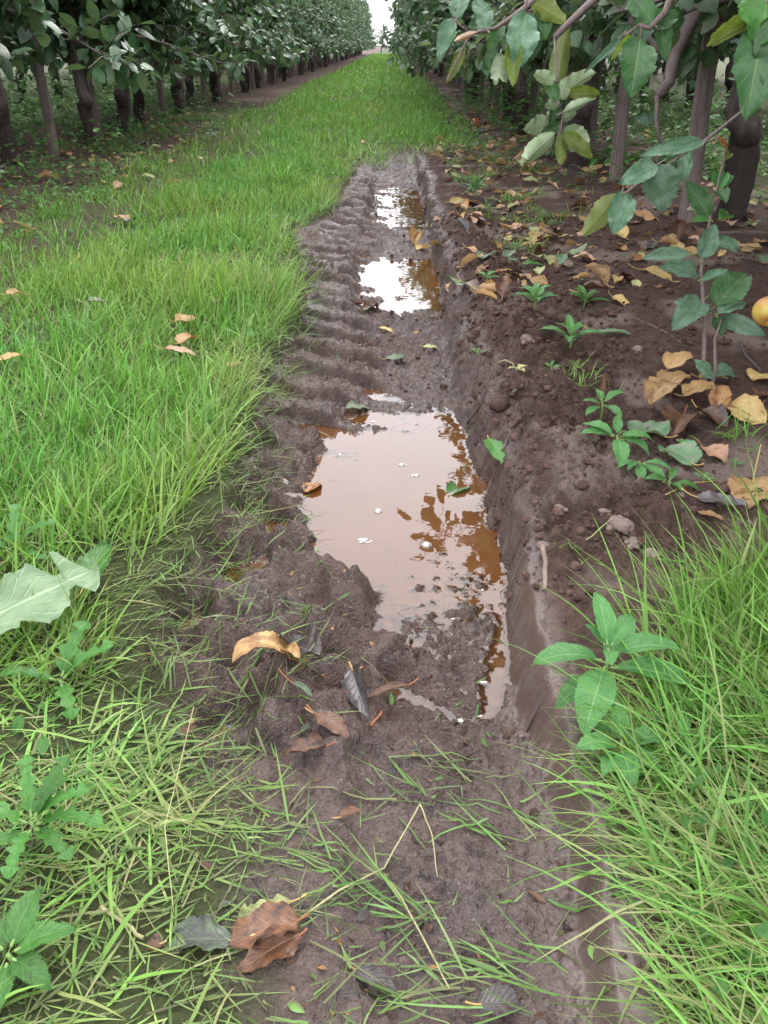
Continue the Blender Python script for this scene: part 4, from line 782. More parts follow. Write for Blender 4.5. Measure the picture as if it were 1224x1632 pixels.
for a in [
  ((1203,752),(1186,830),.80,'tan','large flat tan leaf with long stalk at the verge grass edge',dict(group=GB,pet=.9,curl=.1)),
  ((1106,806),(1188,824),.52,'slate','dull grey-brown leaf lying left of the large tan leaf',dict(group=GB,curl=.1,roll=.3,lift=.006)),
  ((1112,818),(1152,842),.42,'orange','orange leaf edge peeping from under the grey-brown leaf',dict(group=GB,curl=.2)),
  ((1156,655),(1224,680),.80,'yellow','yellowish toothed leaf with long pale stalk, right of the leaf heap',dict(group=GB,pet=.45,bank=.25)),
  ((1120,722),(1157,738),.95,'pink','small round pinkish leaf touching the mottled green leaf',dict(group=GB,pm=M_RPET)),
  ((1104,754),(1052,722),.80,'green','mottled green and brown leaf in front of the pinkish leaf',dict(group=GB,lift=.008,flip=False)),
  ((1060,716),(996,680),.85,'green','broad dusty green leaf behind the deep green weed',dict(group=GB,lift=.006)),
  ((1094,664),(1062,715),.95,'brown','glossy dark brown leaf cupped at the front of the heap',dict(group=GB,roll=.8,fold=.3,pm=M_RPET,lift=.008)),
  ((1112,662),(1158,682),.70,'brown','dark brown leaf tucked under the heap with curled rim',dict(group=GB,roll=.7)),
  ((1066,643),(1028,662),.78,'tan','tan leaf folded over at the front left of the heap',dict(group=GB,curl=.9,roll=.5,lift=.012,pet=.2)),
  ((1086,650),(1138,630),.62,'tan','tan leaf with rusty freckles in the middle of the heap',dict(group=GB,curl=.3,roll=.6,lift=.018,pitch=.1)),
  ((1046,640),(1098,606),.72,'tan','wide tan leaf at the left of the heap with pink stalk',dict(group=GB,lift=.014,pm=M_RPET,pitch=.2)),
  ((1062,606),(1114,574),.66,'tan','tan leaf at the back of the heap against the sapling',dict(group=GB,lift=.02,pitch=.3)),
  ((1112,612),(1160,606),.55,'yellow','yellow leaf lying behind the sapling stem',dict(group=GB,lift=.005)),
  ((1142,660),(1158,622),.85,'orange','orange tan leaf propped upright at the right of the heap',dict(group=GB,pitch=.9,roll=.7,fold=.3)),
  ((1200,616),(1226,600),.85,'yellow','golden leaf at the picture edge beyond the heap',dict(group=GB)),
  ((1205,640),(1230,626),.8,'brown','purplish brown leaf beneath the golden leaf at the edge',dict(group=GB)),
  ((1078,704),(1110,716),.5,'weed','little bright green leaf edge under the brown heap leaves',dict(group=GB,pet=.1)),
  ((958,640),(955,606),.36,'brown','slim reddish brown leaf standing upright behind the middle weed',dict(group=GP,pitch=1.25,roll=1.2,lenf=1.1)),
  ((948,536),(1008,534),.30,'green','lance-shaped clean green leaf lying flat beyond the toothed weed',dict(group=GP,curl=.15,roll=.5)),
  ((762,470),(812,482),.62,'tan','tan leaf rolled into a tube on the rut edge',dict(group=GP,roll=2.4,curl=.2,lift=.004)),
  ((758,488),(792,482),.55,'tan','tan leaf curl in front of the rolled tube leaf',dict(group=GP,roll=1.6)),
  ((722,474),(778,476),.55,'brown','wet red-brown leaf drooping over the rut wall',dict(group=GP,roll=.5,curl=.6,lift=.004)),
  ((800,478),(828,452),.7,'brown','dull brown leaf standing behind the rolled tube leaf',dict(group=GP,pitch=.9,roll=.9)),
  ((838,392),(872,372),.62,'yellow','topmost golden leaf of the leaf cluster on the bank',dict(group=GP,lift=.012,pitch=.2)),
  ((858,388),(826,380),.55,'yellow','golden leaf pointing left in the bank cluster',dict(group=GP)),
  ((862,390),(825,394),.42,'tan','narrow tan leaf under the bank cluster front',dict(group=GP)),
  ((862,384),(882,376),.45,'tan','tan leaf poking right from the bank cluster',dict(group=GP)),
  ((844,398),(872,392),.5,'pgreen','pale crumpled leaf at the foot of the bank cluster',dict(group=GP,roll=.7)),
  ((850,405),(880,398),.7,'olive','olive green leaf folded behind the pale one',dict(group=GP,pitch=.3,roll=.8)),
  ((758,428),(788,410),.72,'green','dusty dark green leaf at the left of the green group',dict(group=GP)),
  ((796,424),(838,420),.5,'green','green leaf with grey patches in the green group',dict(group=GP)),
  ((806,412),(836,402),.6,'green','bluish green leaf raised over the curled tan one',dict(group=GP,pitch=.3)),
  ((830,428),(868,424),.5,'weeddark','fresh green leaf at the front of the green group',dict(group=GP)),
  ((892,408),(872,428),.8,'pgreen','pale yellow-green leaf at the right of the green group',dict(group=GP)),
  ((890,424),(918,402),.5,'green','green leaf leaning against the pale yellow-green leaf',dict(group=GP,pitch=.4)),
  ((790,402),(808,394),.7,'tan','small curled tan leaf left of the bluish green leaf',dict(group=GP,roll=1.2)),
  ((722,338),(749,356),.55,'tan','yellow-tipped tan leaf rolled on the brink of the rut',dict(group=GP,roll=1.4,pitch=.15)),
  ((742,328),(764,326),.7,'orange','orange-yellow leaf beside the rolled one at the rut brink',dict(group=GP)),
  ((820,348),(840,338),.6,'tan','oval tan leaf midway up the bank with curved stalk',dict(group=GP)),
  ((804,334),(830,324),.4,'pgreen','thin cream leaf near the grass tuft on the bank',dict(group=GP,pitch=.2,roll=.8)),
  ((814,368),(842,364),.62,'pink','ragged pinkish leaf behind the bank cluster',dict(group=GP)),
  ((788,440),(828,440),.3,'orange','narrow orange leaf with long stalk before the green group',dict(group=GP,pet=.6)),
  ((742,406),(760,404),.5,'tan','torn little tan leaf halfway to the green group',dict(group=GP)),
  ((1078,388),(1084,358),.9,'brown','cupped red-brown leaf against the nearest stake',dict(group=GS,pitch=1.,roll=1.1,fold=.3)),
  ((1024,400),(1056,384),.8,'slate','mauve-grey leaf left of the cupped red-brown leaf',dict(group=GS,pitch=.3)),
  ((1022,402),(1000,392),.9,'brown','folded brown leaf beside the mauve-grey leaf',dict(group=GS,pitch=.5,roll=.8)),
  ((996,402),(980,398),.6,'orange','small orange leaf scrap beside the folded brown leaf',dict(group=GS)),
  ((1018,434),(1060,436),.32,'orange','narrow orange leaf with long pale stalk on bare soil',dict(group=GS,pet=.5)),
  ((1046,460),(1064,456),.45,'tan','tiny tan leaf on bare soil below the narrow orange one',dict(group=GS)),
  ((1052,334),(1086,332),.38,'orange','orange leaf lying beneath the low mildewed leaves',dict(group=GS)),
  ((1180,408),(1216,400),.55,'tan','tan leaf on soil right of the sapling top',dict(group=GS)),
  ((1204,395),(1226,386),.7,'orange','bright orange leaf at the edge right of the sapling',dict(group=GS)),
  ((652,398),(682,380),.95,'tan','folded tan leaf standing open in the rut beyond the second puddle',dict(group=GM,pitch=.5,fold=.7,roll=.6)),
  ((664,402),(682,396),.8,'yellow','second half-curled leaf under the folded one in the rut',dict(group=GM,roll=1.0)),
  ((604,528),(629,531),.42,'yellow','bright yellow leaf strip on mud before the second puddle',dict(group=GM,pet=.1)),
  ((674,562),(698,556),.65,'pgreen','cream leaf scrap on mud right of the yellow strip',dict(group=GM)),
  ((614,572),(652,578),.5,'green','torn green leaf half pressed into mud',dict(group=GM,sink=.004)),
  ((712,800),(757,762),.46,'weeddark','green leaf half sunk in the puddle edge',dict(group=GM,sink=-.004,pet=.1)),
  ((770,786),(802,760),.36,'weeddark','dark green leaf resting on the rut wall above the puddle',dict(group=GM,pet=.1)),
  ((552,666),(590,656),.7,'green','dark green leaf at the far shore of the big puddle',dict(group=GM,pet=.1)),
  ((488,797),(512,791),.55,'orange','small orange-red leaf at the puddle shore among clippings',dict(group=GM,pet=0)),
  ((562,500),(620,492),.45,'brown','wet red-brown leaf shreds at the near shore of the second puddle',dict(group=GM,roll=.8)),
  ((574,232),(594,228),.8,'pink','pale leaf at the far end of the rut',dict(group=GM)),
  ((594,230),(622,226),.7,'weeddark','green leaf at the far end of the rut',dict(group=GM)),
  ((438,1050),(374,1108),.42,'tan','arched tan leaf standing like a bridge at the mud edge',dict(group=GM,curl=1.9,pitch=.75,roll=.35,lenf=1.35,pm=M_RPET,pet=.25)),
  ((462,1030),(505,1092),.78,'dark','blackish brown crumpled leaf beside the arched tan leaf',dict(group=GM,roll=.9,fold=.35,pitch=.35,wave=.09,pm=M_RPET,pet=.2)),
  ((452,1040),(478,1085),.5,'tan','torn tan flap inside the blackish crumpled leaf',dict(group=GM,roll=1.0,pitch=.45,lift=.006,pet=0)),
  ((466,1090),(500,1140),.34,'rot','grey-green rotting leaf strip below the blackish leaf',dict(group=GM,roll=1.0,pm=M_RPET,pet=.8)),
  ((562,1095),(590,1188),.44,'slate','slate-blue wet leaf with a raised dark edge',dict(group=GM,roll=1.0,fold=.3,bank=.5,wave=.09,pet=.15)),
  ((650,1126),(578,1118),.24,'brown','narrow red-brown leaf with orange stalk near the trickle',dict(group=GM,pm=M_RPET,pet=.3,roll=.9)),
  ((520,1190),(452,1222),.58,'brown','curled rusty leaf with hollow rim on foreground mud',dict(group=GM,roll=1.1,fold=.25,pm=M_RPET,pet=.3,wave=.09)),
  ((505,1172),(558,1182),.5,'brown','rusty leaf plastered flat beside the curled rusty leaf',dict(group=GM,pm=M_RPET)),
  ((498,1160),(540,1150),.5,'dark','dark leaf fragment between the slate leaf and rusty leaf',dict(group=GM,roll=.6)),
  ((478,1484),(364,1518),.62,'brown','large rust-brown crumpled leaf in the lower left mud',dict(group=GM,roll=.6,fold=.25,wave=.1,pm=M_RPET,pet=.2,lift=.008)),
  ((482,1500),(380,1552),.55,'brown','rust-brown leaf folded under the large crumpled one',dict(group=GM,roll=.5,wave=.1,pm=M_RPET,pet=.15)),
  ((466,1446),(378,1462),.38,'pgreen','yellow-green decaying leaf above the large rusty leaf',dict(group=GM,wave=.09,lobes=3.)),
  ((372,1505),(248,1500),.5,'rot','green and black rotting leaf left of the large rusty leaf',dict(group=GM,wave=.12,roll=.5,sink=.007)),
  ((262,1505),(228,1510),.9,'brown','brown stub end of the rotting green leaf',dict(group=GM)),
  ((560,1545),(640,1588),.36,'dark','black leaf shred flat on mud at the lower edge',dict(group=GM,pet=.1,wave=.09)),
  ((538,1304),(572,1322),.5,'brown','small rusty leaf corner raised from foreground mud',dict(group=GM,pitch=.4,roll=.8)),
  ((760,1608),(836,1600),.7,'dark','dark brown leaf sunk in mud at the bottom edge',dict(group=GM)),
  ((1170,1628),(1205,1622),.8,'orange','orange leaf under grass at the bottom right corner',dict(group=GM)),
  ((283,538),(316,528),.55,'tan','tan leaf on top of the small stack in the lane grass',dict(group=GL,lift=.035,bank=.3)),
  ((286,572),(316,556),.6,'orange','orange-brown leaf in the middle of the small grass stack',dict(group=GL,lift=.03,roll=.7)),
  ((264,580),(316,586),.4,'pink','pale flat leaf at the bottom of the small grass stack',dict(group=GL,lift=.03)),
  ((178,352),(216,362),.7,'pink','pale tan leaf with dark half in the flattened wheel track',dict(group=GL,lift=.02)),
  ((200,364),(222,354),.5,'dark','blackish leaf half behind the pale tan one',dict(group=GL,lift=.012)),
  ((14,494),(50,486),.7,'tan','tan leaf sunk in grass at the left margin',dict(group=GL,lift=.03)),
  ((-12,618),(66,590),.4,'tan','long tan leaf in the grass at the left edge',dict(group=GL,lift=.04)),
  ((312,262),(338,256),.7,'pgreen','pale leaf lying in short grass below the left row',dict(group=GL,lift=.02)),
  ((140,500),(182,492),.5,'slate','grey leaf glimpsed deep in the lane grass',dict(group=GL,lift=.015)),
  ((198,398),(176,412),.7,'slate','dull grey leaf lying in the flattened wheel track',dict(group=GL,lift=.015)),
  ((366,600),(386,590),.5,'orange','rusty leaf hidden in grass near the rut bank',dict(group=GL,lift=.02)),
  ((238,240),(262,234),.7,'pgreen','pale green leaf on soil edge below the left row',dict(group=GL,lift=.01)),
]:
    ground_leaf(*a[:5], **a[5])

# leaf litter under the rows: every leaf its own object, copied from a few kinds
PROTO = []
for i, (m, wr, roll, curl) in enumerate([('tan', .6, .4, .3), ('tan', .7, 1.2, .4), ('yellow', .62, .3, .2), ('orange', .6, .6, .5), ('tan', .5, 1.1, .4), ('brown', .65, .8, .5), ('pink', .6, .4, .3), ('pgreen', .55, .5, .4), ('green', .6, .4, .3), ('dark', .6, .7, .4)]):
    mb = MB(); mb.leaf(Matrix(), .075, .075 * wr, 14, 6, curl, roll, .15, .06, .05, 7, pet=.022, mp=1, seed=600 + i, cup=.1); PROTO.append((m, mb.mesh('fallen_leaf', [LM[m], M_PET])))
NM = {'tan': 'tan', 'yellow': 'golden yellow', 'orange': 'orange', 'brown': 'dark brown', 'pink': 'pinkish', 'pgreen': 'pale green', 'green': 'dull green', 'dark': 'blackish'}
def litter(n, fn, where, seed):
    rg = random.Random(seed); k = 0
    while k < n:
        x, y = fn(rg)
        if y > 6.4 and noise(np.array([x * 2.]), np.array([y * 2.]), 3)[0] < -.2: continue
        m, me = rg.choice(PROTO); o = link('fallen_leaf', me); s = rg.uniform(.7, 1.3); o.scale = (s, s, s)
        o.rotation_euler = (rg.gauss(0, .3) + (math.pi if rg.random() < .3 else 0), rg.gauss(-.1, .25), rg.uniform(0, 6.28)); o.location = (x, y, T1(x, y) + .012 + (.015 if rg.random() < .2 else 0))
        tag(o, 'small %s leaf in the litter %s' % (NM[m], where), 'leaf', 'leaf litter ' + where); k += 1
litter(105, lambda r: (r.uniform(.24, 1.0) + r.random() ** 2 * .3, r.uniform(4.6, 9.5)), 'beyond the pale hanging twig', 1)
litter(40, lambda r: (r.uniform(.62, 1.7), r.uniform(2.6, 4.8)), 'around the nearest stakes', 2)
litter(34, lambda r: (r.uniform(.16, .7), r.uniform(2.3, 4.6)), 'along the rut brink', 3)
litter(62, lambda r: (r.uniform(-2.6, -1.4), r.uniform(3.3, 9)), 'under the left row', 4)
litter(13, lambda r: (r.uniform(1.3, 2.6), r.uniform(3.5, 8)), 'behind the thick trunk', 5)
litter(10, lambda r: (r.uniform(-.9, -1.6), r.uniform(2.2, 6)), 'in the flattened wheel track', 6)

def litter_mass():
    rng = np.random.default_rng(71); mb = MB(); ms = ['tan', 'yellow', 'orange', 'brown', 'pink', 'pgreen']
    for n, x0, x1, y0, y1 in [(520, .3, 1.5, 4.6, 11), (160, .6, 1.7, 2.7, 4.6), (90, .2, .6, 2.6, 4.6), (330, -2.7, -1.5, 4, 11), (160, 1.3, 2.8, 3.4, 9)]:
        x, y = rng.uniform(x0, x1, n), rng.uniform(y0, y1, n); k = noise(x * 2.6, y * 2.6, 801) > -.12; x, y = x[k], y[k]; n = len(x); m = rng.choice(6, n, p=[.3, .16, .14, .22, .1, .08])
        a = rng.uniform(0, 6.28, n); D = np.stack([np.cos(a), np.sin(a), rng.normal(0, .3, n)], 1); N = np.stack([rng.normal(0, .4, n), rng.normal(0, .4, n), np.ones(n)], 1); L = rng.uniform(.03, .075, n)
        for j in range(6):
            q = m == j
            if q.any(): leaf_batch(mb, np.stack([x, y, terrain(x, y) + .01], 1)[q], D[q], N[q], L[q], L[q] * .6, rng, j)
    tag(mb.build('leaf_litter', [LM[k] for k in ms]), 'small brown and tan leaf fragments between the larger fallen leaves', 'leaf litter', kind='stuff')
litter_mass()

# ------------------------------------------------------------------ weeds, each leaf a part
def plant(px, py, leaves, label, stem=.05, mat='weed', group='broad-leaved weeds', W=.45, seed=0, serr=.035, lobes=0., shape=(.85, .8), name='weed', cat='weed', wave=.03):
    p = hit(px, py); e = empty(name, p); tag(e, label, cat, group); rg = random.Random(seed)
    mb = MB(); mb.tube([(0, 0, -.01), (.002, .001, stem * .5), (0, 0, stem)], [.0028, .0024, .0016], 8, 0, .3); mb.build('stem', [M_STEM], e)
    for j, (az, el, l, hz) in enumerate(leaves):
        a = R(az); d = Vector((math.cos(a) * math.cos(R(el)), math.sin(a) * math.cos(R(el)), math.sin(R(el)))); b = Vector((0, 0, stem * hz)) + Vector((d.x, d.y, 0)) * .003
        q = MB(); q.leaf(frame(b + d * l * .10, b + d * l, (-d.x * .6, -d.y * .6, 1)), l, l * W * rg.uniform(.9, 1.1), 44, 10, rg.uniform(.5, 1.0), rg.uniform(.05, .3), rg.uniform(.1, .3), wave, serr, 20, shape=shape, lobes=lobes, pet=l * .12, petr=.0013, mp=1, seed=seed * 31 + j, petbend=0)
        q.build('leaf', [LM[mat], M_STEM], e)
    return e
plant(955, 1128, [(182, 12, .078, .8), (4, 14, .075, .9), (348, 2, .088, .7), (246, -8, .088, .75), (272, -28, .085, .5), (104, 58, .060, 1.), (58, 30, .075, .7), (262, 22, .034, 1.), (140, 45, .032, 1.), (30, 50, .035, 1.), (205, -5, .06, .5)], 'largest bright green weed with pointed leaves, at the verge grass edge', .085, seed=1, W=.47)
plant(985, 1215, [(190, 20, .045, .8), (10, 15, .045, .8), (270, 5, .045, .7), (90, 40, .035, 1), (320, 10, .04, .6), (235, 10, .04, .6)], 'low weed half buried in grass below the largest weed', .03, seed=2, W=.55)
def rosette(n, l, seed, el=20):
    rg = random.Random(seed); out = []
    for k in range(n): out.append((k * 137 + rg.uniform(-20, 20), el + 40 * k / n + rg.uniform(-8, 8), l * (1 - .45 * k / n) * rg.uniform(.85, 1.1), .5 + .5 * k / n))
    return out
plant(980, 722, [(268, -15, .062, .9), (172, 10, .06, .9), (150, 20, .06, .9), (2, 5, .06, .9), (335, -5, .058, .8), (85, 55, .035, 1.), (300, 50, .02, 1)], 'weed with one large veined leaf hanging in front, below the middle weed', .035, seed=3, W=.52)
plant(957, 668, [(300, 0, .05, .9), (25, 25, .05, 1.), (180, 20, .035, .9), (215, -5, .04, .8), (110, 50, .03, 1), (250, 40, .022, 1)], 'middle weed of the bank, its leaf raised to the right', .035, seed=4, W=.5)
plant(908, 556, rosette(11, .075, 5), 'toothed weed with narrow leaves, beyond the middle weed', .04, seed=5, W=.34)
plant(850, 494, rosette(12, .066, 6), 'neat bushy weed beside the rolled tube leaf', .04, seed=6, W=.45)
plant(930, 490, rosette(10, .062, 7), 'dark weed rosette behind the neat bushy weed', .03, seed=7, W=.5, mat='weeddark')
plant(758, 318, rosette(16, .085, 8, 35), 'leafy weed clump by the rut brink near the rolled leaf', .07, seed=8, W=.3)
plant(775, 340, rosette(7, .07, 9, 15), 'pale narrow-leaved weed in front of the brink clump', .03, seed=9, W=.22)
plant(775, 448, rosette(6, .04, 10, 15), 'tiny weed in front of the green leaf group', .015, seed=10, W=.45)
plant(760, 566, rosette(5, .018, 11, 20), 'tiny seedling alone on the upper rut wall', .01, seed=11, W=.5)
plant(877, 590, rosette(4, .022, 12, 20), 'very small seedling on dark soil near the grass tuft', .01, seed=12, W=.5)
plant(1018, 745, [(200, 5, .045, .8), (260, -5, .05, .8), (300, 0, .055, .8), (340, 5, .05, .8), (230, 10, .04, 1)], 'toothed green weed crushed under the mottled leaf', .012, seed=13, W=.4, serr=.12)
plant(1065, 775, rosette(5, .05, 14, 0), 'flat lobed weed in front of the mottled leaf', .01, seed=14, W=.4, serr=.12, mat='weeddark')
plant(1170, 745, rosette(4, .016, 15, 20), 'tiny seedling on soil right of the pinkish leaf', .01, seed=15, W=.5)
plant(1120, 770, rosette(5, .02, 16, 20), 'small sprig between mottled leaf and large tan leaf', .012, seed=16, W=.45)
plant(815, 400, rosette(5, .05, 17, 5), 'wilted weed hidden in the green leaf group', .015, seed=17, W=.45, mat='weeddark')
plant(60, 1345, [(10, 42, .06, 1.), (350, 25, .07, .9), (60, 45, .06, 1.), (320, 15, .06, .8), (110, 40, .06, 1.), (270, 15, .055, .8), (180, 30, .07, .9), (225, 10, .06, .7), (30, 55, .05, 1)], 'dark green dandelion clump at the lower left edge', .03, 'weeddark', 'dandelion plants', .36, 20, 0., 5., (.7, .8), 'dandelion', 'plant')
plant(20, 1545, [(20, 20, .05, 1.), (330, 5, .045, .9), (80, 25, .05, 1.), (280, 5, .04, .8), (150, 20, .05, 1)], 'dandelion with broad toothed leaves in the bottom left corner', .02, 'weeddark', 'dandelion plants', .55, 21, .12, 0., (.7, .8), 'dandelion', 'plant')
plant(100, 1105, [(15, 40, .07, 1.), (190, 25, .06, 1.), (70, 45, .07, 1), (300, 10, .06, .8)], 'small dandelion between the pale upturned leaf and dark clump', .02, 'weeddark', 'dandelion plants', .4, 22, 0., 4., (.7, .8), 'dandelion', 'plant')
plant(30, 905, [(20, 45, .07, 1.), (200, 35, .08, 1.), (100, 50, .07, 1), (330, 20, .06, .8)], 'dandelion behind the pale upturned leaf', .03, 'weeddark', 'dandelion plants', .36, 23, 0., 4., (.7, .8), 'dandelion', 'plant')
ground_leaf((-60, 1085), (163, 975), .58, 'dandel', 'big pale green leaf turned underside up on the grass', .1, .2, .1, group='pale dandelion leaves', lift=.05, lobes=2.6, serr=.02, pet=0, bank=.28, pitch=.03, wave=.09, seed=5)
ground_leaf((128, 985), (188, 900), .5, 'weeddark', 'dark green leaf tucked behind the big pale leaf', .3, .4, .1, group='pale dandelion leaves', lift=.03, pitch=.3)

# withered seedling, grass tuft
e = empty('withered_seedling', hit(825, 592)); tag(e, 'bent withered seedling with pale drooping stem on the bank', 'seedling')
mb = MB(); mb.tube([(0, 0, -.003), (-.012, 0, .018), (-.028, .004, .024), (-.042, .008, .016)], [.0014, .0013, .0011, .0008], 6); mb.build('stem', [M_STRAW], e)
for j, (az, l) in enumerate([(40, .03), (300, .025), (170, .022)]):
    q = MB(); d = Vector((math.cos(R(az)), math.sin(R(az)), .25)).normalized(); q.leaf(frame(Vector((0, 0, .004)), d, (0, 0, 1)), l, l * .5, 16, 6, .6, .6, .2, .08, .04, seed=j); q.build('leaf', [LM['pgreen']], e)
rng = np.random.default_rng(33)
for px, py, m, l, lab in [(920, 606, 70, .055, 'flattened green grass tuft between the middle weed and toothed weed'), (848, 336, 50, .06, 'wispy grass tuft on bare soil beyond the leaf cluster'), (1170, 700, 40, .07, 'thin grass tuft right of the leaf heap'), (930, 880, 10, .06, 'few grass blades on soil near the pale clods')]:
    p = hit(px, py); P = np.array([[p.x, p.y, 0]] * m) + rng.normal(0, .022, (m, 3)) * [1.3, 1, 0]; P[:, 2] = terrain(P[:, 0], P[:, 1]) - .002
    mb = MB(); mb.add(*blades(P, rng.uniform(.5, 1.2, m) * l, rng.uniform(.0014, .003, m), rng.uniform(0, 6.28, m), rng.uniform(.3, 1.3, m), rng.uniform(.2, .9, m), 5, rng.beta(.6, 4, m), rng, .002))
    tag(mb.build('grass_tuft', [M_GRASS]), lab, 'grass tuft', 'grass tufts on the bank')

# low ground cover below the rows
def ground_cover():
    rng = np.random.default_rng(55); mb = MB()
    for n, x0, x1, y0, y1, sc, hz in [(2600, -2.9, -1.7, 4, 12, 1., .22), (3200, -2.3, -1.45, 3.5, 11, .8, .06), (5200, -3.6, -2.3, 4.5, 14, 1.4, .45), (5000, 1.7, 4.4, 3, 13, 1.2, .22), (900, .3, .95, 4.5, 8, .7, .05), (2600, -1.9, .2, .7, 6, .6, .06), (700, .2, .8, .4, 1.1, .5, .04), (1500, .9, 1.9, 4.4, 12, 1., .25), (5000, -5.8, -3, 5, 15, 1.6, .35), (4200, .95, 1.9, 5.0, 14, 1.5, .5), (1500, 1.35, 2.2, 3.6, 6, 1.2, .4), (900, .45, 1.0, 7.5, 14, 1., .1)]:
        x, y = rng.uniform(x0, x1, n), rng.uniform(y0, y1, n); k = noise(x * 2.2, y * 2.2, 601) > -.05
        if sc == .6: k &= x < np.interp(y, *CLG) - .06
        if sc == .5: k &= x > np.interp(y, *CGR)
        x, y = x[k], y[k]; n = len(x); z = terrain(x, y) + rng.random(n) ** 1.8 * hz + .005
        a = rng.uniform(0, 6.28, n); D = np.stack([np.cos(a), np.sin(a), rng.normal(0, .3, n)], 1); N = np.stack([rng.normal(0, .4, n), rng.normal(0, .4, n), np.ones(n)], 1)
        leaf_batch(mb, np.stack([x, y, z], 1), D, N, rng.uniform(.025, .055, n) * sc, rng.uniform(.014, .03, n) * sc, rng)
    tag(mb.build('ground_cover', [LM['weeddark']]), 'low leafy weeds carpeting the shade under the rows', 'weeds', kind='stuff')
ground_cover()

# ------------------------------------------------------------------ sapling with mildewed leaves
def build_sapling():
    p = hit(1128, 628); dep = (MC.transposed() @ (p - cam.location)).z * -1; e = empty('apple_sapling', p); tag(e, 'young upright apple shoot with mildewed grey-green leaves beside the leaf heap', 'sapling')
    A = lambda a, b, dd=0.: at(a, b, dep + dd) - p
    mb = MB(); mb.tube([A(1128, 634), A(1121, 590), A(1123, 520), A(1120, 470), A(1117, 430), A(1126, 380), A(1135, 330), A(1145, 290), A(1154, 250), A(1159, 214)], np.linspace(.0052, .0014, 10), 8, 0, .3, .12)
    mb.tube([A(1130, 634), A(1140, 590), A(1139, 540), A(1150, 510)], [.004, .0036, .003, .002], 8, 0, .3, .12)
    mb.build('stem', [M_TWIG], e); rg = random.Random(3)
    for j, (b, t, wr, m, face, curl, roll, fold) in enumerate([
        ((1100, 406), (1022, 408), .34, 'dusty', 1, .4, .5, .3), ((1112, 440), (1056, 420), .44, 'dusty', 1, .5, .4, .15), ((1118, 412), (1140, 356), .62, 'dusty', 1, .3, .5, .2), ((1140, 384), (1186, 396), .5, 'dusty', 1, 1.3, .6, .2),
        ((1126, 498), (1070, 474), .32, 'dusty', 1, .6, .3, .2), ((1120, 480), (1076, 516), .55, 'dusty', 1, .8, .4, .2), ((1118, 446), (1160, 428), .36, 'dusty', 1, .4, .5, .3), ((1140, 488), (1192, 428), .62, 'hang', 1, .3, .4, .15),
        ((1145, 500), (1190, 474), .5, 'dusty', 1, .4, .3, .2), ((1150, 508), (1220, 532), .40, 'dusty', 1, .4, .3, .2), ((1143, 506), (1150, 532), .7, 'hang', 1, .5, .4, .2), ((1130, 346), (1094, 288), .5, 'hang', 1, .3, .5, .25), ((1128, 344), (1098, 332), .6, 'dusty', -1, .6, .6, .25),
        ((1143, 302), (1150, 270), .6, 'weed', 1, .5, .6, .3), ((1146, 300), (1162, 268), .5, 'weed', 1, .5, .5, .3), ((1144, 304), (1158, 318), .7, 'hang', 1, .5, .5, .3), ((1128, 352), (1104, 350), .34, 'weed', 1, .4, .6, .3), ((1146, 350), (1166, 338), .5, 'weeddark', 1, .4, .4, .3), ((1154, 256), (1166, 240), .35, 'olive', 1, .4, .9, .3), ((1155, 240), (1146, 216), .3, 'orange', 1, .6, .9, .3),
        ((1134, 596), (1180, 592), .5, 'dusty', 1, .5, .4, .2), ((1130, 598), (1110, 574), .5, 'dusty', 1, .5, .4, .2), ((1122, 596), (1140, 600), .7, 'dusty', 1, .5, .4, .2)]):
        a, c = A(*b, rg.uniform(-.02, .02)), A(*t, rg.uniform(-.05, .05)); l = (c - a).length; toc = (cam.location - p - a).normalized()
        q = MB(); q.leaf(frame(a, c, toc * face + Vector((rg.uniform(-.3, .3), rg.uniform(-.3, .3), .5))), l, l * wr, 36, 8, curl, roll, fold, .06, .045, 14, pet=l * .18, mp=1, seed=700 + j); q.build('leaf', [LM[m], M_STEM], e)
build_sapling()

# ------------------------------------------------------------------ apples, sticks, straws, bubbles
def apple(px, py, r, m, label):
    p = hit(px, py); mb = MB(); th = np.linspace(0, np.pi, 20); n = 28; ph = np.arange(n) / n * 2 * np.pi
    rr = r * (np.sin(th) ** .9) * (1 + .06 * np.cos(th)); zz = r * .92 * np.cos(th) * (1 - .0 * th) - r * .38 * np.exp(-(rr / (r * .33)) ** 2) * np.sign(np.cos(th))
    V = np.stack([rr[:, None] * np.cos(ph) * (1 + .03 * np.cos(5 * ph) * (th[:, None] > 2)), rr[:, None] * np.sin(ph), zz[:, None] * np.ones(n)], -1).reshape(-1, 3)
    i0 = np.arange(n); i1 = (i0 + 1) % n; Q = np.concatenate([np.stack([j * n + i0, j * n + n + i0, j * n + n + i1, j * n + i1], 1) for j in range(19)])
    mb.add(V, Q, np.tile([.5, .5, .5], (len(V), 1))); o = mb.build('apple', [m]); o.location = p + Vector((0, 0, r * .8)); o.rotation_euler = (.9, .4, px * .1)
    s = MB(); s.tube([(0, 0, r * .5), (.002, 0, r * .8), (.005, .001, r * 1.1)], .0016, 6); s.build('stalk', [M_TWIG], o); return tag(o, label, 'apple', 'fallen apples')
apple(1222, 518, .042, M_APY, 'yellow apple with red flush at the edge beside the sapling')
apple(757, 200, .036, M_APR, 'orange-red apple at the grass edge, nearest of the far apples')
apple(782, 180, .036, M_APR, 'red apple just behind the orange-red one'); apple(820, 172, .034, M_APR, 'red apple between the far stakes'); apple(850, 182, .034, M_APR, 'orange apple near the grey stake behind the hanging twig')

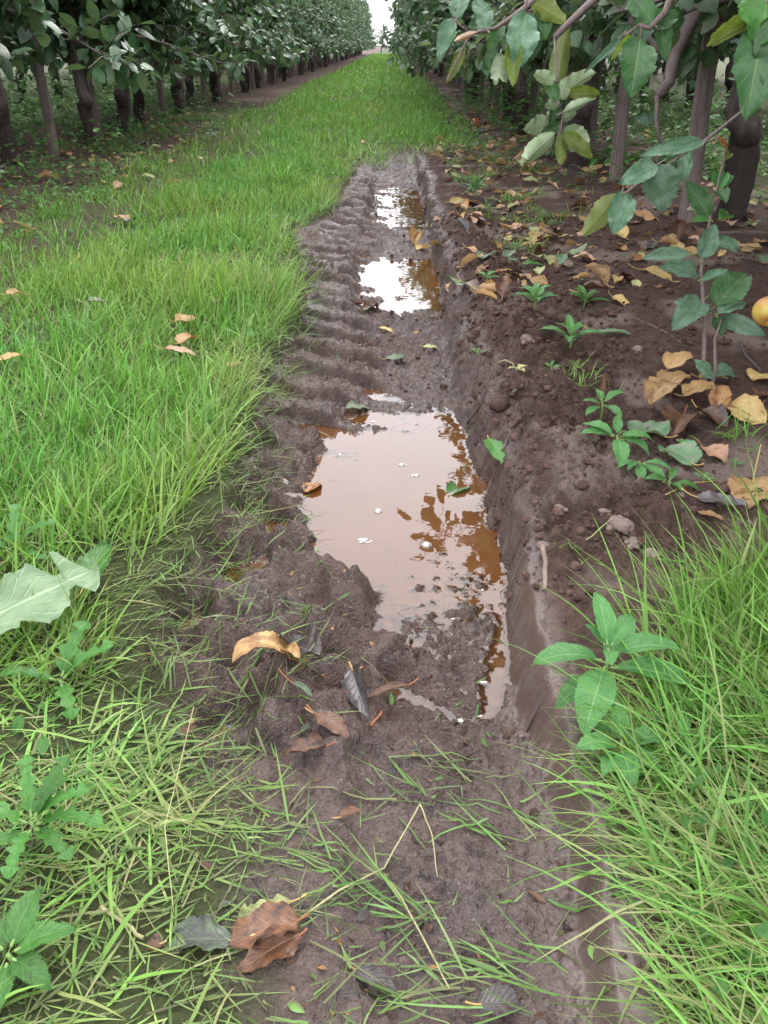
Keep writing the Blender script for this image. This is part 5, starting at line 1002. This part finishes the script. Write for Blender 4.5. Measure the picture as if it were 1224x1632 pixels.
def stick(pts, r, m, label, name='stick', lift=.002, cat='stick', group=None):
    P = []
    for a in pts: p = hit(*a[:2]); P.append(p + Vector((0, 0, lift + (a[2] if len(a) > 2 else 0))))
    Q = []
    for a, b in zip(P, P[1:]): Q += [a.lerp(b, k / 4) for k in range(4)]
    Q.append(P[-1]); o0 = Q[0].copy(); rg = random.Random(int(pts[0][0]))
    mb = MB(); mb.tube([q - o0 + Vector((rg.gauss(0, r * .25), rg.gauss(0, r * .25), 0)) for q in Q], np.linspace(r, r * .75, len(Q)), 9, 0, .5, .14, int(pts[0][0])); o = mb.build(name, [m]); o.location = o0; return tag(o, label, cat, group)
stick([(864, 880, .008), (868, 905, .006), (867, 944, .002)], .0042, M_STICK, 'pale weathered stick pointing down the bank beside the rut')
stick([(640, 1112), (688, 1076)], .0034, M_DSTICK, 'dark stick bridging the trickle in front of the puddle', group='twigs in the mud')
stick([(745, 676), (772, 640), (790, 622)], .0018, M_DSTICK, 'thin dark twig against the rut wall at the puddle', group='twigs in the mud')
stick([(815, 630, .002), (835, 618, .004)], .0045, M_DSTICK, 'short black twig stump on the upper bank', group='twigs in the mud')
stick([(802, 722, .002), (808, 706, .004)], .004, M_DSTICK, 'short peg-like twig in soil below the black stump', group='twigs in the mud')
stick([(512, 1078), (562, 1100)], .0018, M_RPET, 'rust-red leaf stalk beside the blackish leaf', group='fallen stalks')
stick([(562, 1074), (580, 1066)], .0028, M_RPET, 'short orange stalk chip right of the blackish leaf', group='fallen stalks')
stick([(590, 1160, .001), (610, 1142, .006)], .002, M_RPET, 'orange stalk poking up right of the slate leaf', group='fallen stalks')
stick([(600, 345, 0), (600, 330, .05)], .007, M_DSTICK, 'small dark peg standing in mud near the far puddle', group='twigs in the mud')
stick([(840, 1168), (858, 1128), (872, 1088)], .0014, M_DSTICK, 'thin root-like twig on the smeared wall by the largest weed', group='twigs in the mud')
stick([(612, 700, .0), (610, 668, .012)], .0012, M_DSTICK, 'thin sprig rising from the far shore of the puddle', group='twigs in the mud')
stick([(1085, 545), (1040, 520), (1005, 505)], .0012, M_STICK, 'thin dry rootlet on bare soil left of the sapling', group='twigs on soil')
stick([(1210, 590), (1190, 570), (1180, 545)], .004, M_DSTICK, 'gnarled broken twig right of the sapling foot', group='twigs on soil')
stick([(1140, 768), (1100, 772), (1060, 790)], .0011, M_PET, 'long thin curved stalk in front of the large tan leaf', group='twigs on soil')
stick([(470, 1476, .002), (540, 1432, .008), (612, 1400, .012), (668, 1318, .03)], .0010, M_STRAW, 'long pale bent straw across the foreground mud', 'straw', .003, 'straw', 'pale straws')
stick([(668, 1318, .03), (688, 1350, .015), (697, 1402, .001)], .0008, M_STRAW, 'thin straw tip dropping from the bend of the long straw', 'straw', .003, 'straw', 'pale straws')
stick([(612, 1400, .004), (640, 1440, .004), (690, 1530, .002), (716, 1580, .001)], .001, M_STRAW, 'slender straw running down from the long straw', 'straw', .003, 'straw', 'pale straws')
stick([(318, 1195, .06), (296, 1270, .045), (268, 1350, .025), (278, 1462, .003)], .0006, M_STRAW, 'hair-thin bent straw standing over the clippings', 'straw', .003, 'straw', 'pale straws')
stick([(163, 1450), (190, 1470), (228, 1500)], .0024, M_STRAW, 'short thick pale straw among black clippings', 'straw', .004, 'straw', 'pale straws')

def bubble(px, py, r, label, n=1):
    x, y = flat(px, py, WATER); e = MB(); rg = random.Random(px)
    for k in range(n):
        rr = r * (1 if k == 0 else rg.uniform(.25, .6)); a = rg.uniform(0, 6.28); q = 0 if k == 0 else r * rg.uniform(.9, 1.8)
        th = np.linspace(0, np.pi / 2, 7); m = 16; ph = np.arange(m) / m * 2 * np.pi
        V = np.stack([np.sin(th)[:, None] * np.cos(ph) * rr + q * math.cos(a), np.sin(th)[:, None] * np.sin(ph) * rr + q * math.sin(a) * .6, np.cos(th)[:, None] * np.ones(m) * rr * .55], -1).reshape(-1, 3)
        i0 = np.arange(m); i1 = (i0 + 1) % m; e.add(V, np.concatenate([np.stack([j * m + i0, j * m + m + i0, j * m + m + i1, j * m + i1], 1) for j in range(6)]), np.tile([.5, .5, .5], (len(V), 1)))
    o = e.build('water_bubble', [M_FILM]); o.location = (x, y, WATER); tag(o, label, 'bubble', 'bubbles on the puddle')
bubble(603, 815, .0075, 'round white bubble in the middle of the puddle'); bubble(680, 869, .009, 'flat white bubble nearest the right shore')
bubble(580, 862, .007, 'white foam patch around a pale leaf scrap', 9); bubble(640, 741, .006, 'small bubble at the left tip of the dark reflection', 2); bubble(664, 758, .006, 'small bubble within the dark reflection', 2)
bubble(594, 672, .004, 'tiny foam specks near the far shore', 5); bubble(542, 725, .004, 'tiny foam specks in the upper left of the puddle', 5)
